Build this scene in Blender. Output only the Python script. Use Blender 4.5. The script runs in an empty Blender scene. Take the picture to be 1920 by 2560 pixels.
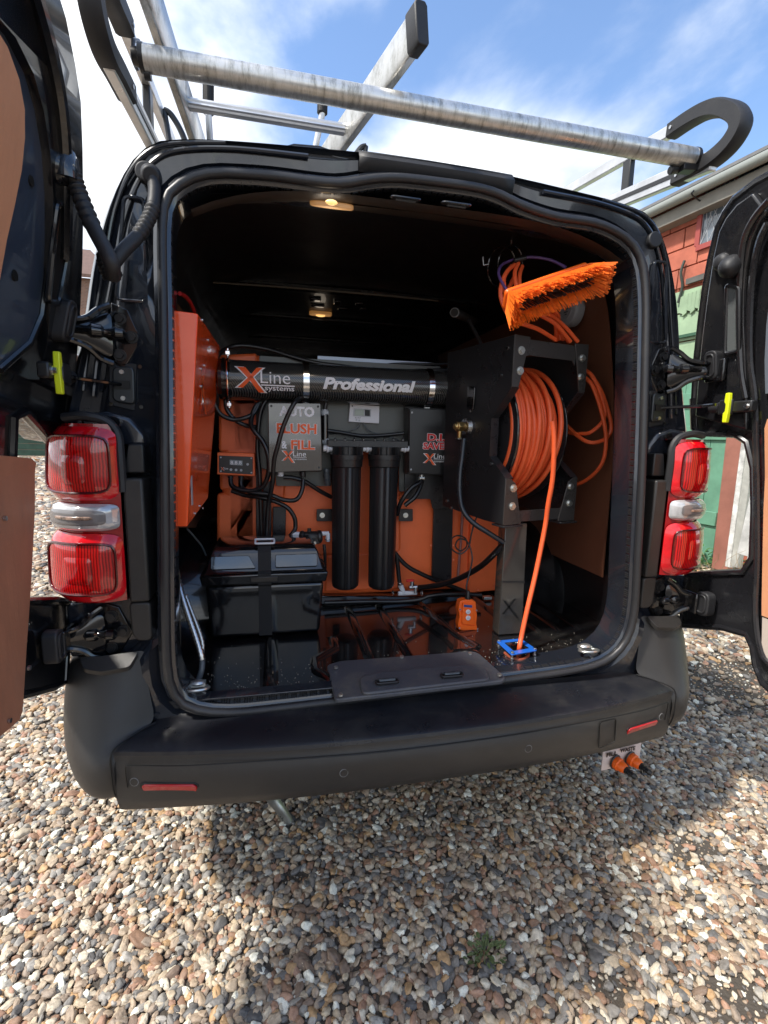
import bpy, bmesh, math, random
from mathutils import Vector, Matrix, Quaternion
random.seed(7)
SC = bpy.context.scene
COL = SC.collection
# ------------------------------------------------------------------ camera
F = 1.20065; YAW, PIT, ROL = 0.22502, 0.15546, 0.02385
CAM = Vector((-0.38279, -1.14647, 1.23356))
def _basis():
    cy, sy, cp, sp = math.cos(YAW), math.sin(YAW), math.cos(PIT), math.sin(PIT)
    f = Vector((sy*cp, cy*cp, -sp)); r = Vector((cy, -sy, 0)); u = r.cross(f)
    c, s = math.cos(ROL), math.sin(ROL)
    return c*r+s*u, -s*r+c*u, f
RV, UV_, FV = _basis()
cd = bpy.data.cameras.new('camera'); cam = bpy.data.objects.new('camera', cd); COL.objects.link(cam)
cd.sensor_fit = 'HORIZONTAL'; cd.sensor_width = 36.0; cd.lens = 36*F*1000/1920
cd.clip_start = .02; cd.clip_end = 500
M = Matrix((RV, UV_, -FV)).transposed().to_4x4(); M.translation = CAM
cam.matrix_world = M; SC.camera = cam
# ------------------------------------------------------------------ light
SUN_EL, SUN_AZ = math.radians(54), math.radians(15)   # from the left (-X), AZ towards behind the camera (-Y)
sdir = Vector((-math.cos(SUN_AZ)*math.cos(SUN_EL), -math.sin(SUN_AZ)*math.cos(SUN_EL), math.sin(SUN_EL)))
W = bpy.data.worlds.new('World'); SC.world = W; W.use_nodes = True
nt = W.node_tree; nt.nodes.clear()
def N(t, **k):
    n = nt.nodes.new(t)
    for a, b in k.items(): setattr(n, a, b)
    return n
out = N('ShaderNodeOutputWorld'); bg = N('ShaderNodeBackground'); bg.inputs[1].default_value = .102
sky = N('ShaderNodeTexSky', sky_type='NISHITA', sun_disc=False, sun_elevation=SUN_EL,
        sun_rotation=math.atan2(sdir.x, sdir.y), air_density=1.0, dust_density=.25, ozone_density=3.0)
tc = N('ShaderNodeTexCoord'); sep = N('ShaderNodeSeparateXYZ'); nt.links.new(tc.outputs['Generated'], sep.inputs[0])
def mth(op, a, b=None, clamp=False):
    n = N('ShaderNodeMath', operation=op, use_clamp=clamp)
    for i, v in enumerate((a, b)):
        if v is None: continue
        if isinstance(v, (int, float)): n.inputs[i].default_value = v
        else: nt.links.new(v, n.inputs[i])
    return n.outputs[0]
den = mth('ADD', mth('MAXIMUM', sep.outputs[2], 0.0), .22)
cmb = N('ShaderNodeCombineXYZ')
nt.links.new(mth('DIVIDE', sep.outputs[0], den), cmb.inputs[0])
nt.links.new(mth('DIVIDE', sep.outputs[1], den), cmb.inputs[1])
cmb.inputs[2].default_value = 3.3
n1 = N('ShaderNodeTexNoise'); n1.inputs['Scale'].default_value = 1.15; n1.inputs['Detail'].default_value = 9
n1.inputs['Roughness'].default_value = .53; n1.inputs['Distortion'].default_value = .35
nt.links.new(cmb.outputs[0], n1.inputs['Vector'])
cov = mth('ADD', n1.outputs[0], mth('MULTIPLY', sep.outputs[0], -.16))
cov = mth('ADD', cov, mth('MULTIPLY', sep.outputs[2], -.20))
rp = N('ShaderNodeValToRGB'); nt.links.new(cov, rp.inputs[0])
rp.color_ramp.elements[0].position = .29; rp.color_ramp.elements[1].position = .47
rp.color_ramp.interpolation = 'EASE'
n2 = N('ShaderNodeTexNoise'); n2.inputs['Scale'].default_value = 3.1; n2.inputs['Detail'].default_value = 6
nt.links.new(cmb.outputs[0], n2.inputs['Vector'])
cr = N('ShaderNodeValToRGB'); nt.links.new(n2.outputs[0], cr.inputs[0])
cr.color_ramp.elements[0].position = .3; cr.color_ramp.elements[0].color = (2.9, 3.2, 3.75, 1)
cr.color_ramp.elements[1].position = .62; cr.color_ramp.elements[1].color = (5.5, 5.6, 5.7, 1)
mx = N('ShaderNodeMix', data_type='RGBA'); nt.links.new(rp.outputs[0], mx.inputs[0])
nt.links.new(sky.outputs[0], mx.inputs[6]); nt.links.new(cr.outputs[0], mx.inputs[7])
nt.links.new(mx.outputs[2], bg.inputs[0]); nt.links.new(bg.outputs[0], out.inputs[0])
sl = bpy.data.lights.new('sun', 'SUN'); sl.energy = 2.0; sl.angle = math.radians(5); sl.color = (1, .95, .87)
so = bpy.data.objects.new('sun', sl); COL.objects.link(so); so.rotation_euler = (-sdir).to_track_quat('-Z', 'Y').to_euler()
so.location = sdir*40
vs = SC.view_settings; vs.view_transform = 'Standard'; vs.look = 'None'; vs.exposure = 1.56; vs.gamma = 1; vs.use_curve_mapping = False
SC.render.resolution_x, SC.render.resolution_y = 768, 1024

# ------------------------------------------------------------------ measuring: a point of the photo (1659 px wide) seen on a plane of the place
KF = 1920/1659.0
def ray(px, py):
    return (RV*((px*KF-960)/(F*1000)) + UV_*((1280-py*KF)/(F*1000)) + FV)
def P(px, py, X=None, Y=None, Z=None):
    d = ray(px, py)
    t = ((X-CAM.x)/d.x if X is not None else (Y-CAM.y)/d.y if Y is not None else (Z-CAM.z)/d.z)
    return CAM+d*t
def PP(px, py, o, n):
    d = ray(px, py); o = Vector(o); n = Vector(n)
    return CAM+d*((o-CAM).dot(n)/d.dot(n))
def PL(pts, **k): return [P(*p, **k) for p in pts]

# ------------------------------------------------------------------ materials
MATS = {}
def mat(name, col, rough=.5, metal=0, coat=0, bump=0, bscale=60, var=0, vscale=5, spec=.5, alpha=1, trans=0, emit=None, estr=0, col2=None, rvar=0, stretch=None, dust=0):
    m = bpy.data.materials.new(name); m.use_nodes = True; t = m.node_tree; b = t.nodes['Principled BSDF']
    b.inputs['Base Color'].default_value = (*col, 1); b.inputs['Roughness'].default_value = rough
    b.inputs['Metallic'].default_value = metal; b.inputs['Coat Weight'].default_value = coat
    b.inputs['Coat Roughness'].default_value = .04
    b.inputs['Specular IOR Level'].default_value = spec; b.inputs['Transmission Weight'].default_value = trans
    if emit: b.inputs['Emission Color'].default_value = (*emit, 1); b.inputs['Emission Strength'].default_value = estr
    tcn = t.nodes.new('ShaderNodeTexCoord'); src = tcn.outputs['Object']
    if stretch:
        mp = t.nodes.new('ShaderNodeMapping'); mp.inputs['Scale'].default_value = stretch
        t.links.new(src, mp.inputs[0]); src = mp.outputs[0]
    def noise(s, d=4, r=.6):
        n = t.nodes.new('ShaderNodeTexNoise'); n.inputs['Scale'].default_value = s; n.inputs['Detail'].default_value = d
        n.inputs['Roughness'].default_value = r; t.links.new(src, n.inputs['Vector']); return n.outputs[0]
    last = None
    if var or col2:
        n = noise(vscale, 6, .65); r = t.nodes.new('ShaderNodeValToRGB'); t.links.new(n, r.inputs[0])
        c2 = col2 or tuple(c*(1+var) for c in col); c1 = col if col2 else tuple(c*(1-var) for c in col)
        r.color_ramp.elements[0].position = .35; r.color_ramp.elements[0].color = (*c1, 1)
        r.color_ramp.elements[1].position = .68; r.color_ramp.elements[1].color = (*c2, 1)
        last = r.outputs[0]
    if dust:
        n = noise(7, 8, .75); r = t.nodes.new('ShaderNodeValToRGB'); t.links.new(n, r.inputs[0])
        r.color_ramp.elements[0].position = .50; r.color_ramp.elements[1].position = .78
        r.color_ramp.elements[1].color = (dust, dust, dust, 1)
        mxx = t.nodes.new('ShaderNodeMix'); mxx.data_type = 'RGBA'; t.links.new(r.outputs[0], mxx.inputs[0])
        if last: t.links.new(last, mxx.inputs[6])
        else: mxx.inputs[6].default_value = (*col, 1)
        mxx.inputs[7].default_value = (.16, .145, .12, 1); last = mxx.outputs[2]
    if last: t.links.new(last, b.inputs['Base Color'])
    if rvar:
        n = noise(9, 6, .7); r = t.nodes.new('ShaderNodeMapRange'); t.links.new(n, r.inputs[0])
        r.inputs[1].default_value = .3; r.inputs[2].default_value = .7
        r.inputs[3].default_value = max(.02, rough-rvar); r.inputs[4].default_value = min(1, rough+rvar)
        t.links.new(r.outputs[0], b.inputs['Roughness'])
    if bump:
        n = noise(bscale, 5, .6); bn = t.nodes.new('ShaderNodeBump'); bn.inputs['Strength'].default_value = bump
        bn.inputs['Distance'].default_value = .004; t.links.new(n, bn.inputs['Height']); t.links.new(bn.outputs[0], b.inputs['Normal'])
    MATS[name] = m; return m
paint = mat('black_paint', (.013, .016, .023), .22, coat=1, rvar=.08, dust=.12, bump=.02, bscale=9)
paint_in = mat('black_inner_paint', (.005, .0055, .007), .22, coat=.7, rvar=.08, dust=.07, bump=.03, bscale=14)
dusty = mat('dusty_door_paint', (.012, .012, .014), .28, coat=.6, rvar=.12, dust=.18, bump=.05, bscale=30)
floor_m = mat('floor_paint', (.006, .006, .007), .15, coat=1, rvar=.10, dust=.16, bump=.05, bscale=12)
bump_m = mat('bumper_plastic', (.027, .025, .0235), .36, bump=.22, bscale=900, rvar=.06, spec=.5, dust=.10)
pad_m = mat('bumper_top_plastic', (.010, .011, .015), .34, bump=.15, bscale=500, rvar=.12, dust=.16)
rub = mat('rubber', (.016, .016, .018), .55, bump=.1, bscale=200, dust=.1)
seal_m = mat('seal_rubber', (.02, .02, .022), .42, bump=.08, bscale=120, dust=.12)
blk = mat('black_plastic', (.015, .015, .016), .34, bump=.04, bscale=400)
blkg = mat('gloss_black_plastic', (.007, .007, .008), .12, coat=.8, bump=.03, bscale=10)
powder_f = mat('reel_coat_brown_sheen', (.042, .038, .036), .30, bump=.08, bscale=500, rvar=.06)  # reel-front coat with a lighter brown reflection put into its colour
powder = mat('black_powder_coat', (.018, .018, .020), .30, bump=.12, bscale=700, rvar=.05)
tankm = mat('orange_polymer', (.95, .175, .048), .42, bump=.12, bscale=9, var=.10, vscale=3)
redm = mat('orange_red_metal', (.92, .085, .008), .26, coat=.5, bump=.02, bscale=300)
hdpe = mat('orange_plastic', (.85, .13, .010), .38, bump=.05)
hose_o = mat('orange_hose', (.80, .115, .030), .42, bump=.1, bscale=120, var=.08, vscale=20)
hose_k = mat('black_hose', (.010, .010, .011), .30, bump=.05, bscale=200)
hose_g = mat('grey_hose', (.07, .08, .09), .35)
hose_p = mat('purple_hose', (.13, .07, .22), .3, trans=.2)
bristle = mat('orange_bristles', (.90, .17, .010), .55, var=.25, vscale=60)
bristle_d = mat('dark_bristles', (.03, .012, .008), .6)
steel = mat('steel', (.55, .55, .55), .28, metal=1, rvar=.1)
zinc = mat('zinc', (.62, .63, .60), .33, metal=.9, rvar=.12, bump=.1, bscale=200)
brass = mat('brass', (.55, .38, .16), .32, metal=1, rvar=.1)
chrome = mat('chrome', (.8, .8, .8), .12, metal=1)
white = mat('white_plastic', (.62, .63, .66), .4)
whitep = mat('white_print', (.78, .78, .80), .5)
greyp = mat('grey_print', (.40, .42, .44), .5)
redp = mat('red_print', (.62, .02, .02), .5)
orp = mat('orange_print', (.80, .11, .015), .5)
blkp = mat('black_print', (.004, .004, .004), .5)
blue = mat('blue_anodised', (.015, .14, .62), .35, metal=.2, coat=.4)
yellow = mat('yellow_plastic', (.70, .78, .015), .4)
amber = mat('amber_knob', (.80, .50, .01), .35)
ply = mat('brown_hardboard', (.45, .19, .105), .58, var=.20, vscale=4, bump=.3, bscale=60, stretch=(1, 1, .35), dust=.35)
ply_o = mat('lit_hardboard', (.66, .30, .155), .6, var=.12, vscale=4, bump=.4, bscale=45, stretch=(1, 1, .3), dust=.12)  # lighter copy of the hardboard, brighter light put into its colour
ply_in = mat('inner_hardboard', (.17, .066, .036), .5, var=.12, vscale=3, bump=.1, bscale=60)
lensd = mat('dark_red_lens', (.30, .002, .004), .07, coat=1)
bowl_rim_m = mat('bowl_rim_red', (.07, .001, .002), .2, coat=.5)
clear = mat('clear_lens', (.55, .55, .56), .10, coat=1, var=.25, vscale=25, metal=.35)
lampm = mat('interior_lamp_glass', (.62, .42, .24), .25, emit=(1, .45, .12), estr=.06)
bulb = mat('lamp_bulb', (1, .7, .3), .3, emit=(1, .55, .18), estr=.38)
lcd = mat('lcd_glass', (.28, .33, .28), .15)
led = mat('led_window', (.20, .24, .26), .12)
tank_strap = mat('webbing', (.012, .012, .013), .8, bump=.3, bscale=500)
mirror_lid = mat('gloss_lid', (.03, .03, .028), .07, coat=1, spec=.8, bump=.05, bscale=8)
bluewh = mat('pale_metal_and_sky_sheen', (.28, .32, .38), .35, metal=.5)
plate_m = mat('pale_plate', (.60, .50, .46), .5, var=.1)
clearpipe = mat('sight_tube', (.45, .22, .2), .2, trans=.3)
def lens_mat():
    m = mat('red_lens', (.55, .003, .005), .06, coat=1); t = m.node_tree; b = t.nodes['Principled BSDF']
    b.inputs['Emission Color'].default_value = (0, 0, 0, 1)
    tcn = t.nodes.new('ShaderNodeTexCoord'); w = t.nodes.new('ShaderNodeTexWave'); w.inputs['Scale'].default_value = 55
    w.inputs['Distortion'].default_value = 2.2; w.inputs['Detail Scale'].default_value = .6
    t.links.new(tcn.outputs['Object'], w.inputs[0])
    r = t.nodes.new('ShaderNodeValToRGB'); t.links.new(w.outputs['Fac'], r.inputs[0])
    r.color_ramp.elements[0].color = (.16, .001, .002, 1); r.color_ramp.elements[1].color = (.62, .006, .006, 1)
    t.links.new(r.outputs[0], b.inputs['Base Color']); return m
lens_r = lens_mat()
rim_r = mat('bright_red_lens', (.60, .004, .010), .10, coat=1, var=.25, vscale=18)
def alu_mat():
    m = mat('weathered_aluminium', (.50, .50, .49), .38, metal=.85, rvar=.14); t = m.node_tree; b = t.nodes['Principled BSDF']
    tcn = t.nodes.new('ShaderNodeTexCoord')
    mp = t.nodes.new('ShaderNodeMapping'); mp.inputs['Scale'].default_value = (26, 6, 6); t.links.new(tcn.outputs['Object'], mp.inputs[0])
    n = t.nodes.new('ShaderNodeTexNoise'); n.inputs['Scale'].default_value = 3; n.inputs['Detail'].default_value = 9; n.inputs['Roughness'].default_value = .75
    t.links.new(mp.outputs[0], n.inputs[0]); r = t.nodes.new('ShaderNodeValToRGB'); t.links.new(n.outputs[0], r.inputs[0])
    r.color_ramp.elements[0].position = .36; r.color_ramp.elements[0].color = (.33, .32, .29, 1)
    r.color_ramp.elements[1].position = .55; r.color_ramp.elements[1].color = (.70, .69, .66, 1)
    e = r.color_ramp.elements.new(.44); e.color = (.55, .54, .50, 1)
    t.links.new(r.outputs[0], b.inputs['Base Color']); return m
alu_w = alu_mat()
alu = mat('aluminium', (.66, .66, .66), .36, metal=.8, rvar=.1, var=.12, vscale=12)
def carbon_mat():
    m = mat('carbon_wrap', (.012, .012, .013), .22, coat=.6); t = m.node_tree; b = t.nodes['Principled BSDF']
    tcn = t.nodes.new('ShaderNodeTexCoord'); w = t.nodes.new('ShaderNodeTexWave'); w.bands_direction = 'DIAGONAL'
    w.inputs['Scale'].default_value = 75; w.inputs['Distortion'].default_value = 0
    t.links.new(tcn.outputs['Object'], w.inputs[0]); r = t.nodes.new('ShaderNodeValToRGB'); t.links.new(w.outputs['Fac'], r.inputs[0])
    r.color_ramp.elements[0].position = .35; r.color_ramp.elements[0].color = (.005, .005, .006, 1)
    r.color_ramp.elements[1].position = .75; r.color_ramp.elements[1].color = (.055, .055, .052, 1)
    t.links.new(r.outputs[0], b.inputs['Base Color']); return m
carbon = carbon_mat()

# ------------------------------------------------------------------ objects
def link(name, me, m=None, parent=None, smooth=False):
    o = bpy.data.objects.new(name, me); COL.objects.link(o)
    if m is not None: me.materials.append(m)
    if smooth:
        for p in me.polygons: p.use_smooth = True
    if parent is not None:
        o.parent = parent; o.matrix_parent_inverse = Matrix.Translation(-world_loc(parent))
    return o
def world_loc(o):
    v = Vector(o.location)
    if o.parent: v = world_loc(o.parent)*0 + v  # parts are built in world coordinates with their own origin at zero
    return v
def tag(o, label=None, cat=None, group=None, kind=None):
    if label: o['label'] = label
    if cat: o['category'] = cat
    if group: o['group'] = group
    if kind: o['kind'] = kind
    return o
def thing(name, label, cat, loc, group=None):
    o = bpy.data.objects.new(name, None); COL.objects.link(o); o.location = loc; o.empty_display_size = .05
    return tag(o, label, cat, group)
def md(verts, faces):
    me = bpy.data.meshes.new('m'); me.from_pydata([tuple(v) for v in verts], [], faces); me.update(); return me
class B:
    """collects shapes that make one part"""
    def __init__(s): s.v = []; s.f = []
    def add(s, v, f):
        n = len(s.v); s.v += [Vector(a) for a in v]; s.f += [[i+n for i in q] for q in f]; return s
    def box(s, x0, x1, y0, y1, z0, z1):
        v = [(x, y, z) for z in (z0, z1) for y in (y0, y1) for x in (x0, x1)]
        return s.add(v, [(0, 2, 3, 1), (4, 5, 7, 6), (0, 1, 5, 4), (2, 6, 7, 3), (0, 4, 6, 2), (1, 3, 7, 5)])
    def obox(s, c, ax, ay, az):
        c, ax, ay, az = map(Vector, (c, ax, ay, az))
        v = [c+ax*a+ay*b+az*d for d in (-.5, .5) for b in (-.5, .5) for a in (-.5, .5)]
        return s.add(v, [(0, 2, 3, 1), (4, 5, 7, 6), (0, 1, 5, 4), (2, 6, 7, 3), (0, 4, 6, 2), (1, 3, 7, 5)])
    def prism(s, poly, off):
        poly = [Vector(p) for p in poly]; off = Vector(off); n = len(poly)
        f = [list(range(n)), list(range(2*n-1, n-1, -1))] + [(i, i+n, (i+1) % n+n, (i+1) % n) for i in range(n)]
        return s.add(poly+[p+off for p in poly], f)
    def cyl(s, a, b, r, n=16, r2=None, cap=True):
        return s.rev(a, b, [(0, r), (1, r if r2 is None else r2)], n, cap)
    def rev(s, a, b, prof, n=20, cap=True):
        a, b = Vector(a), Vector(b); d = b-a; q = d.to_track_quat('Z', 'Y'); L = d.length
        v = []; f = []
        for t, r in prof:
            for i in range(n):
                an = 2*math.pi*i/n; v.append(a+q @ Vector((r*math.cos(an), r*math.sin(an), t*L)))
        for j in range(len(prof)-1):
            for i in range(n): f.append((j*n+i, j*n+(i+1) % n, (j+1)*n+(i+1) % n, (j+1)*n+i))
        if cap: f += [list(range(n-1, -1, -1)), list(range((len(prof)-1)*n, len(prof)*n))]
        return s.add(v, f)
    def tube(s, pts, r, n=10, sm=8, closed=False, radf=None):
        pts = [Vector(p) for p in pts]
        if sm > 1: pts = spline(pts, sm, closed)
        m = len(pts); v = []; f = []; nor = None
        for i, p in enumerate(pts):
            a = pts[(i-1) % m] if (closed or i) else pts[0]; b = pts[(i+1) % m] if (closed or i < m-1) else pts[-1]
            t = (b-a).normalized() if (b-a).length > 1e-9 else Vector((0, 0, 1))
            if nor is None: nor = t.orthogonal().normalized()
            else:
                nor = (nor-t*nor.dot(t)); nor = nor.normalized() if nor.length > 1e-6 else t.orthogonal().normalized()
            bi = t.cross(nor); rr = r if radf is None else r*radf(i/(m-1), i)
            for k in range(n):
                an = 2*math.pi*k/n; v.append(p+nor*rr*math.cos(an)+bi*rr*math.sin(an))
        for i in range(m if closed else m-1):
            j = (i+1) % m
            for k in range(n): f.append((i*n+k, i*n+(k+1) % n, j*n+(k+1) % n, j*n+k))
        if not closed: f += [list(range(n-1, -1, -1)), list(range((m-1)*n, m*n))]
        return s.add(v, f)
    def torus(s, c, ax, R, r, n=40, k=8, a0=0, a1=2*math.pi):
        c = Vector(c); q = Vector(ax).to_track_quat('Z', 'Y'); full = abs(a1-a0-2*math.pi) < 1e-6
        pts = [c+q @ Vector((R*math.cos(a0+(a1-a0)*i/(n if full else n-1)), R*math.sin(a0+(a1-a0)*i/(n if full else n-1)), 0)) for i in range(n)]
        return s.tube(pts, r, k, 1, full)
    def ball(s, c, r, n=10, m=6, sc=(1, 1, 1)):
        v = []; f = []
        for j in range(m+1):
            th = math.pi*j/m
            for i in range(n):
                ph = 2*math.pi*i/n; v.append(Vector(c)+Vector((r*sc[0]*math.sin(th)*math.cos(ph), r*sc[1]*math.sin(th)*math.sin(ph), r*sc[2]*math.cos(th))))
        for j in range(m):
            for i in range(n): f.append((j*n+i, (j+1)*n+i, (j+1)*n+(i+1) % n, j*n+(i+1) % n))
        return s.add(v, f)
    def hexbolt(s, c, nrm, r=.008):
        c = Vector(c); nrm = Vector(nrm).normalized()
        s.cyl(c, c+nrm*.003, r*1.45, 14); s.cyl(c+nrm*.003, c+nrm*.009, r, 6); return s
    def build(s, name, m, parent=None, smooth=False, bev=0, seg=2, sub=0, solid=0, autos=True):
        me = md(s.v, s.f)
        bm = bmesh.new(); bm.from_mesh(me); bmesh.ops.remove_doubles(bm, verts=bm.verts, dist=1e-5)
        bmesh.ops.recalc_face_normals(bm, faces=bm.faces); bm.to_mesh(me); bm.free()
        o = link(name, me, m, parent, smooth or bev > 0)
        if solid: q = o.modifiers.new('s', 'SOLIDIFY'); q.thickness = solid; q.offset = 0
        if bev:
            q = o.modifiers.new('b', 'BEVEL'); q.width = bev; q.segments = seg; q.limit_method = 'ANGLE'; q.angle_limit = math.radians(40)
            q.harden_normals = False
        if sub: q = o.modifiers.new('u', 'SUBSURF'); q.levels = sub; q.render_levels = sub
        if smooth and not sub and autos:
            for e in me.edges: pass
            mark_sharp(me, 38)
        elif bev: mark_sharp(me, 38)
        return o
def mark_sharp(me, deg):
    bm = bmesh.new(); bm.from_mesh(me)
    for e in bm.edges:
        if len(e.link_faces) == 2 and e.calc_face_angle(0) > math.radians(deg): e.smooth = False
    bm.to_mesh(me); bm.free()
def spline(p, k, closed=False):
    n = len(p); o = []
    if n < 3 and not closed: return p
    R = range(n) if closed else range(n-1)
    for i in R:
        a, b, c, d = (p[(i-1) % n], p[i], p[(i+1) % n], p[(i+2) % n]) if closed else (p[max(i-1, 0)], p[i], p[i+1], p[min(i+2, n-1)])
        for j in range(k):
            t = j/k; o.append(.5*((2*b)+(c-a)*t+(2*a-5*b+4*c-d)*t*t+(3*b-a-3*c+d)*t**3))
    if not closed: o.append(p[-1].copy())
    return o
def rpoly(pts, r, n=4):
    """round the corners of a 3D polygon"""
    pts = [Vector(p) for p in pts]; m = len(pts); o = []
    for i in range(m):
        a, b, c = pts[i-1], pts[i], pts[(i+1) % m]; d1 = (a-b); d2 = (c-b)
        rr = min(r, d1.length*.45, d2.length*.45); p = b+d1.normalized()*rr; q = b+d2.normalized()*rr
        for k in range(n+1):
            t = k/n; o.append(p*(1-t)**2+b*2*t*(1-t)+q*t*t)
    return o
def text(name, s, c, right, up, w=None, h=None, m=None, parent=None, bold=.02, shear=0, sx=None, depth=.0012, wrap=None, space=1.0):
    """lettering centred on c, fitted to a width and/or a height"""
    cu = bpy.data.curves.new('t', 'FONT'); cu.body = s; cu.offset = bold; cu.shear = shear; cu.extrude = 0; cu.resolution_u = 3; cu.space_character = space
    ob = bpy.data.objects.new('t', cu); COL.objects.link(ob)
    dg = bpy.context.evaluated_depsgraph_get(); me = bpy.data.meshes.new_from_object(ob.evaluated_get(dg))
    bpy.data.objects.remove(ob); bpy.data.curves.remove(cu)
    xs = [v.co.x for v in me.vertices]; ys = [v.co.y for v in me.vertices]
    x0, x1, y0, y1 = min(xs), max(xs), min(ys), max(ys)
    kx = (w/(x1-x0)) if w else h/(y1-y0); ky = (h/(y1-y0)) if h else kx
    c = Vector(c); right = Vector(right).normalized(); up = Vector(up).normalized(); nr = right.cross(up)
    if wrap:
        bm = bmesh.new(); bm.from_mesh(me)
        for k in range(1, 9): bmesh.ops.bisect_plane(bm, geom=bm.verts[:]+bm.edges[:]+bm.faces[:], plane_co=(0, y0+(y1-y0)*k/9, 0), plane_no=(0, 1, 0))
        bm.to_mesh(me); bm.free()
    for v in me.vertices:
        a = (v.co.x-(x0+x1)/2)*kx; b = (v.co.y-(y0+y1)/2)*ky
        v.co = wrap(a, b) if wrap else c+right*a+up*b+nr*depth
    me.update(); return link(name, me, m, parent)
def logo_x(c, right, up, w, h, parent, wrap=None, depth=.0012, light=whitep, core=orp):
    """the slanting X: a pale outline with an orange core"""
    c = Vector(c); right = Vector(right).normalized(); up = Vector(up).normalized(); nr = right.cross(up)
    def strokes(e, dd, m, nm):
        b = B()
        for pl in ([(-.50, .50), (-.20, .50), (.50, -.50), (.28, -.50), (.02, -.10)], [(.22, .50), (.44, .50), (.02, .02), (-.30, -.32), (-.50, -.32), (-.02, .16)]):
            cx = sum(p[0] for p in pl)/len(pl); cy = sum(p[1] for p in pl)/len(pl)
            q = []
            if wrap:
                pp = []
                for (xa_, ya_), (xb_, yb_) in zip(pl, pl[1:]+pl[:1]):
                    for k_ in range(6): pp.append((xa_+(xb_-xa_)*k_/6, ya_+(yb_-ya_)*k_/6))
                pl = pp
            for x, y in pl:
                X = (cx+(x-cx)*(1+e*.8))*w+e*.10*w*(1 if x > cx else -1); Y = (cy+(y-cy)*(1+e*.25))*h
                q.append(wrap(X, Y, dd) if wrap else c+right*X+up*Y+nr*dd)
            if wrap: # triangle strips between the two long sides keep the print on the curve
                bm = bmesh.new(); fl2 = []
                for p_ in pl: fl2.append(bm.verts.new(((cx+(p_[0]-cx)*(1+e*.8))*w+e*.10*w*(1 if p_[0] > cx else -1), (cy+(p_[1]-cy)*(1+e*.25))*h, 0)))
                bm.faces.new(fl2); bmesh.ops.triangulate(bm, faces=bm.faces[:])
                for k_ in range(-12, 13): bmesh.ops.bisect_plane(bm, geom=bm.verts[:]+bm.edges[:]+bm.faces[:], plane_co=(0, k_*h/20, 0), plane_no=(0, 1, 0))
                bm.verts.index_update(); b.add([wrap(v_.co.x, v_.co.y, dd) for v_ in bm.verts], [[v_.index for v_ in f_.verts] for f_ in bm.faces]); bm.free()
            else: b.add(q, [list(range(len(q)))])
        b.build(nm, m, parent)
    strokes(.22, depth, light, 'logo_outline'); strokes(0, depth+.0006, core, 'logo_cross')

# ================================================================== GROUND
def ground_mat():
    m = bpy.data.materials.new('gravel_bed'); m.use_nodes = True; t = m.node_tree; b = t.nodes['Principled BSDF']
    tcn = t.nodes.new('ShaderNodeTexCoord')
    v = t.nodes.new('ShaderNodeTexVoronoi'); v.inputs['Scale'].default_value = 42; t.links.new(tcn.outputs['Object'], v.inputs[0])
    r = t.nodes.new('ShaderNodeValToRGB'); t.links.new(v.outputs['Color'], r.inputs[0]); r.color_ramp.interpolation = 'CONSTANT'
    cs = [(.16, .12, .085), (.26, .21, .15), (.09, .08, .07), (.34, .30, .24), (.22, .13, .08), (.14, .15, .16)]
    r.color_ramp.elements[0].color = (*cs[0], 1); r.color_ramp.elements[1].color = (*cs[1], 1); r.color_ramp.elements[1].position = .18
    for i, c in enumerate(cs[2:]): e = r.color_ramp.elements.new(.32+.14*i); e.color = (*c, 1)
    n = t.nodes.new('ShaderNodeTexNoise'); n.inputs['Scale'].default_value = .9; n.inputs['Detail'].default_value = 7; t.links.new(tcn.outputs['Object'], n.inputs[0])
    far = t.nodes.new('ShaderNodeVectorMath'); far.operation = 'LENGTH'; t.links.new(tcn.outputs['Object'], far.inputs[0])
    fr = t.nodes.new('ShaderNodeMapRange'); fr.inputs[1].default_value = 7; fr.inputs[2].default_value = 14; t.links.new(far.outputs['Value'], fr.inputs[0])
    mx = t.nodes.new('ShaderNodeMix'); mx.data_type = 'RGBA'; t.links.new(fr.outputs[0], mx.inputs[0])
    mx.inputs[6].default_value = (.075, .062, .048, 1); t.links.new(r.outputs[0], mx.inputs[7])
    t.links.new(mx.outputs[2], b.inputs['Base Color']); b.inputs['Roughness'].default_value = .85
    bn = t.nodes.new('ShaderNodeBump'); bn.inputs['Distance'].default_value = .012; bn.inputs['Strength'].default_value = .6
    n3 = t.nodes.new('ShaderNodeTexNoise'); n3.inputs['Scale'].default_value = 90; n3.inputs['Detail'].default_value = 6; t.links.new(tcn.outputs['Object'], n3.inputs[0])
    t.links.new(n3.outputs[0], bn.inputs['Height']); t.links.new(bn.outputs[0], b.inputs['Normal'])
    return m
g = B(); g.add([(-150, -60, 0), (150, -60, 0), (150, 250, 0), (-150, 250, 0)], [(0, 1, 2, 3)])
tag(g.build('ground', ground_mat()), kind='structure')
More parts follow.
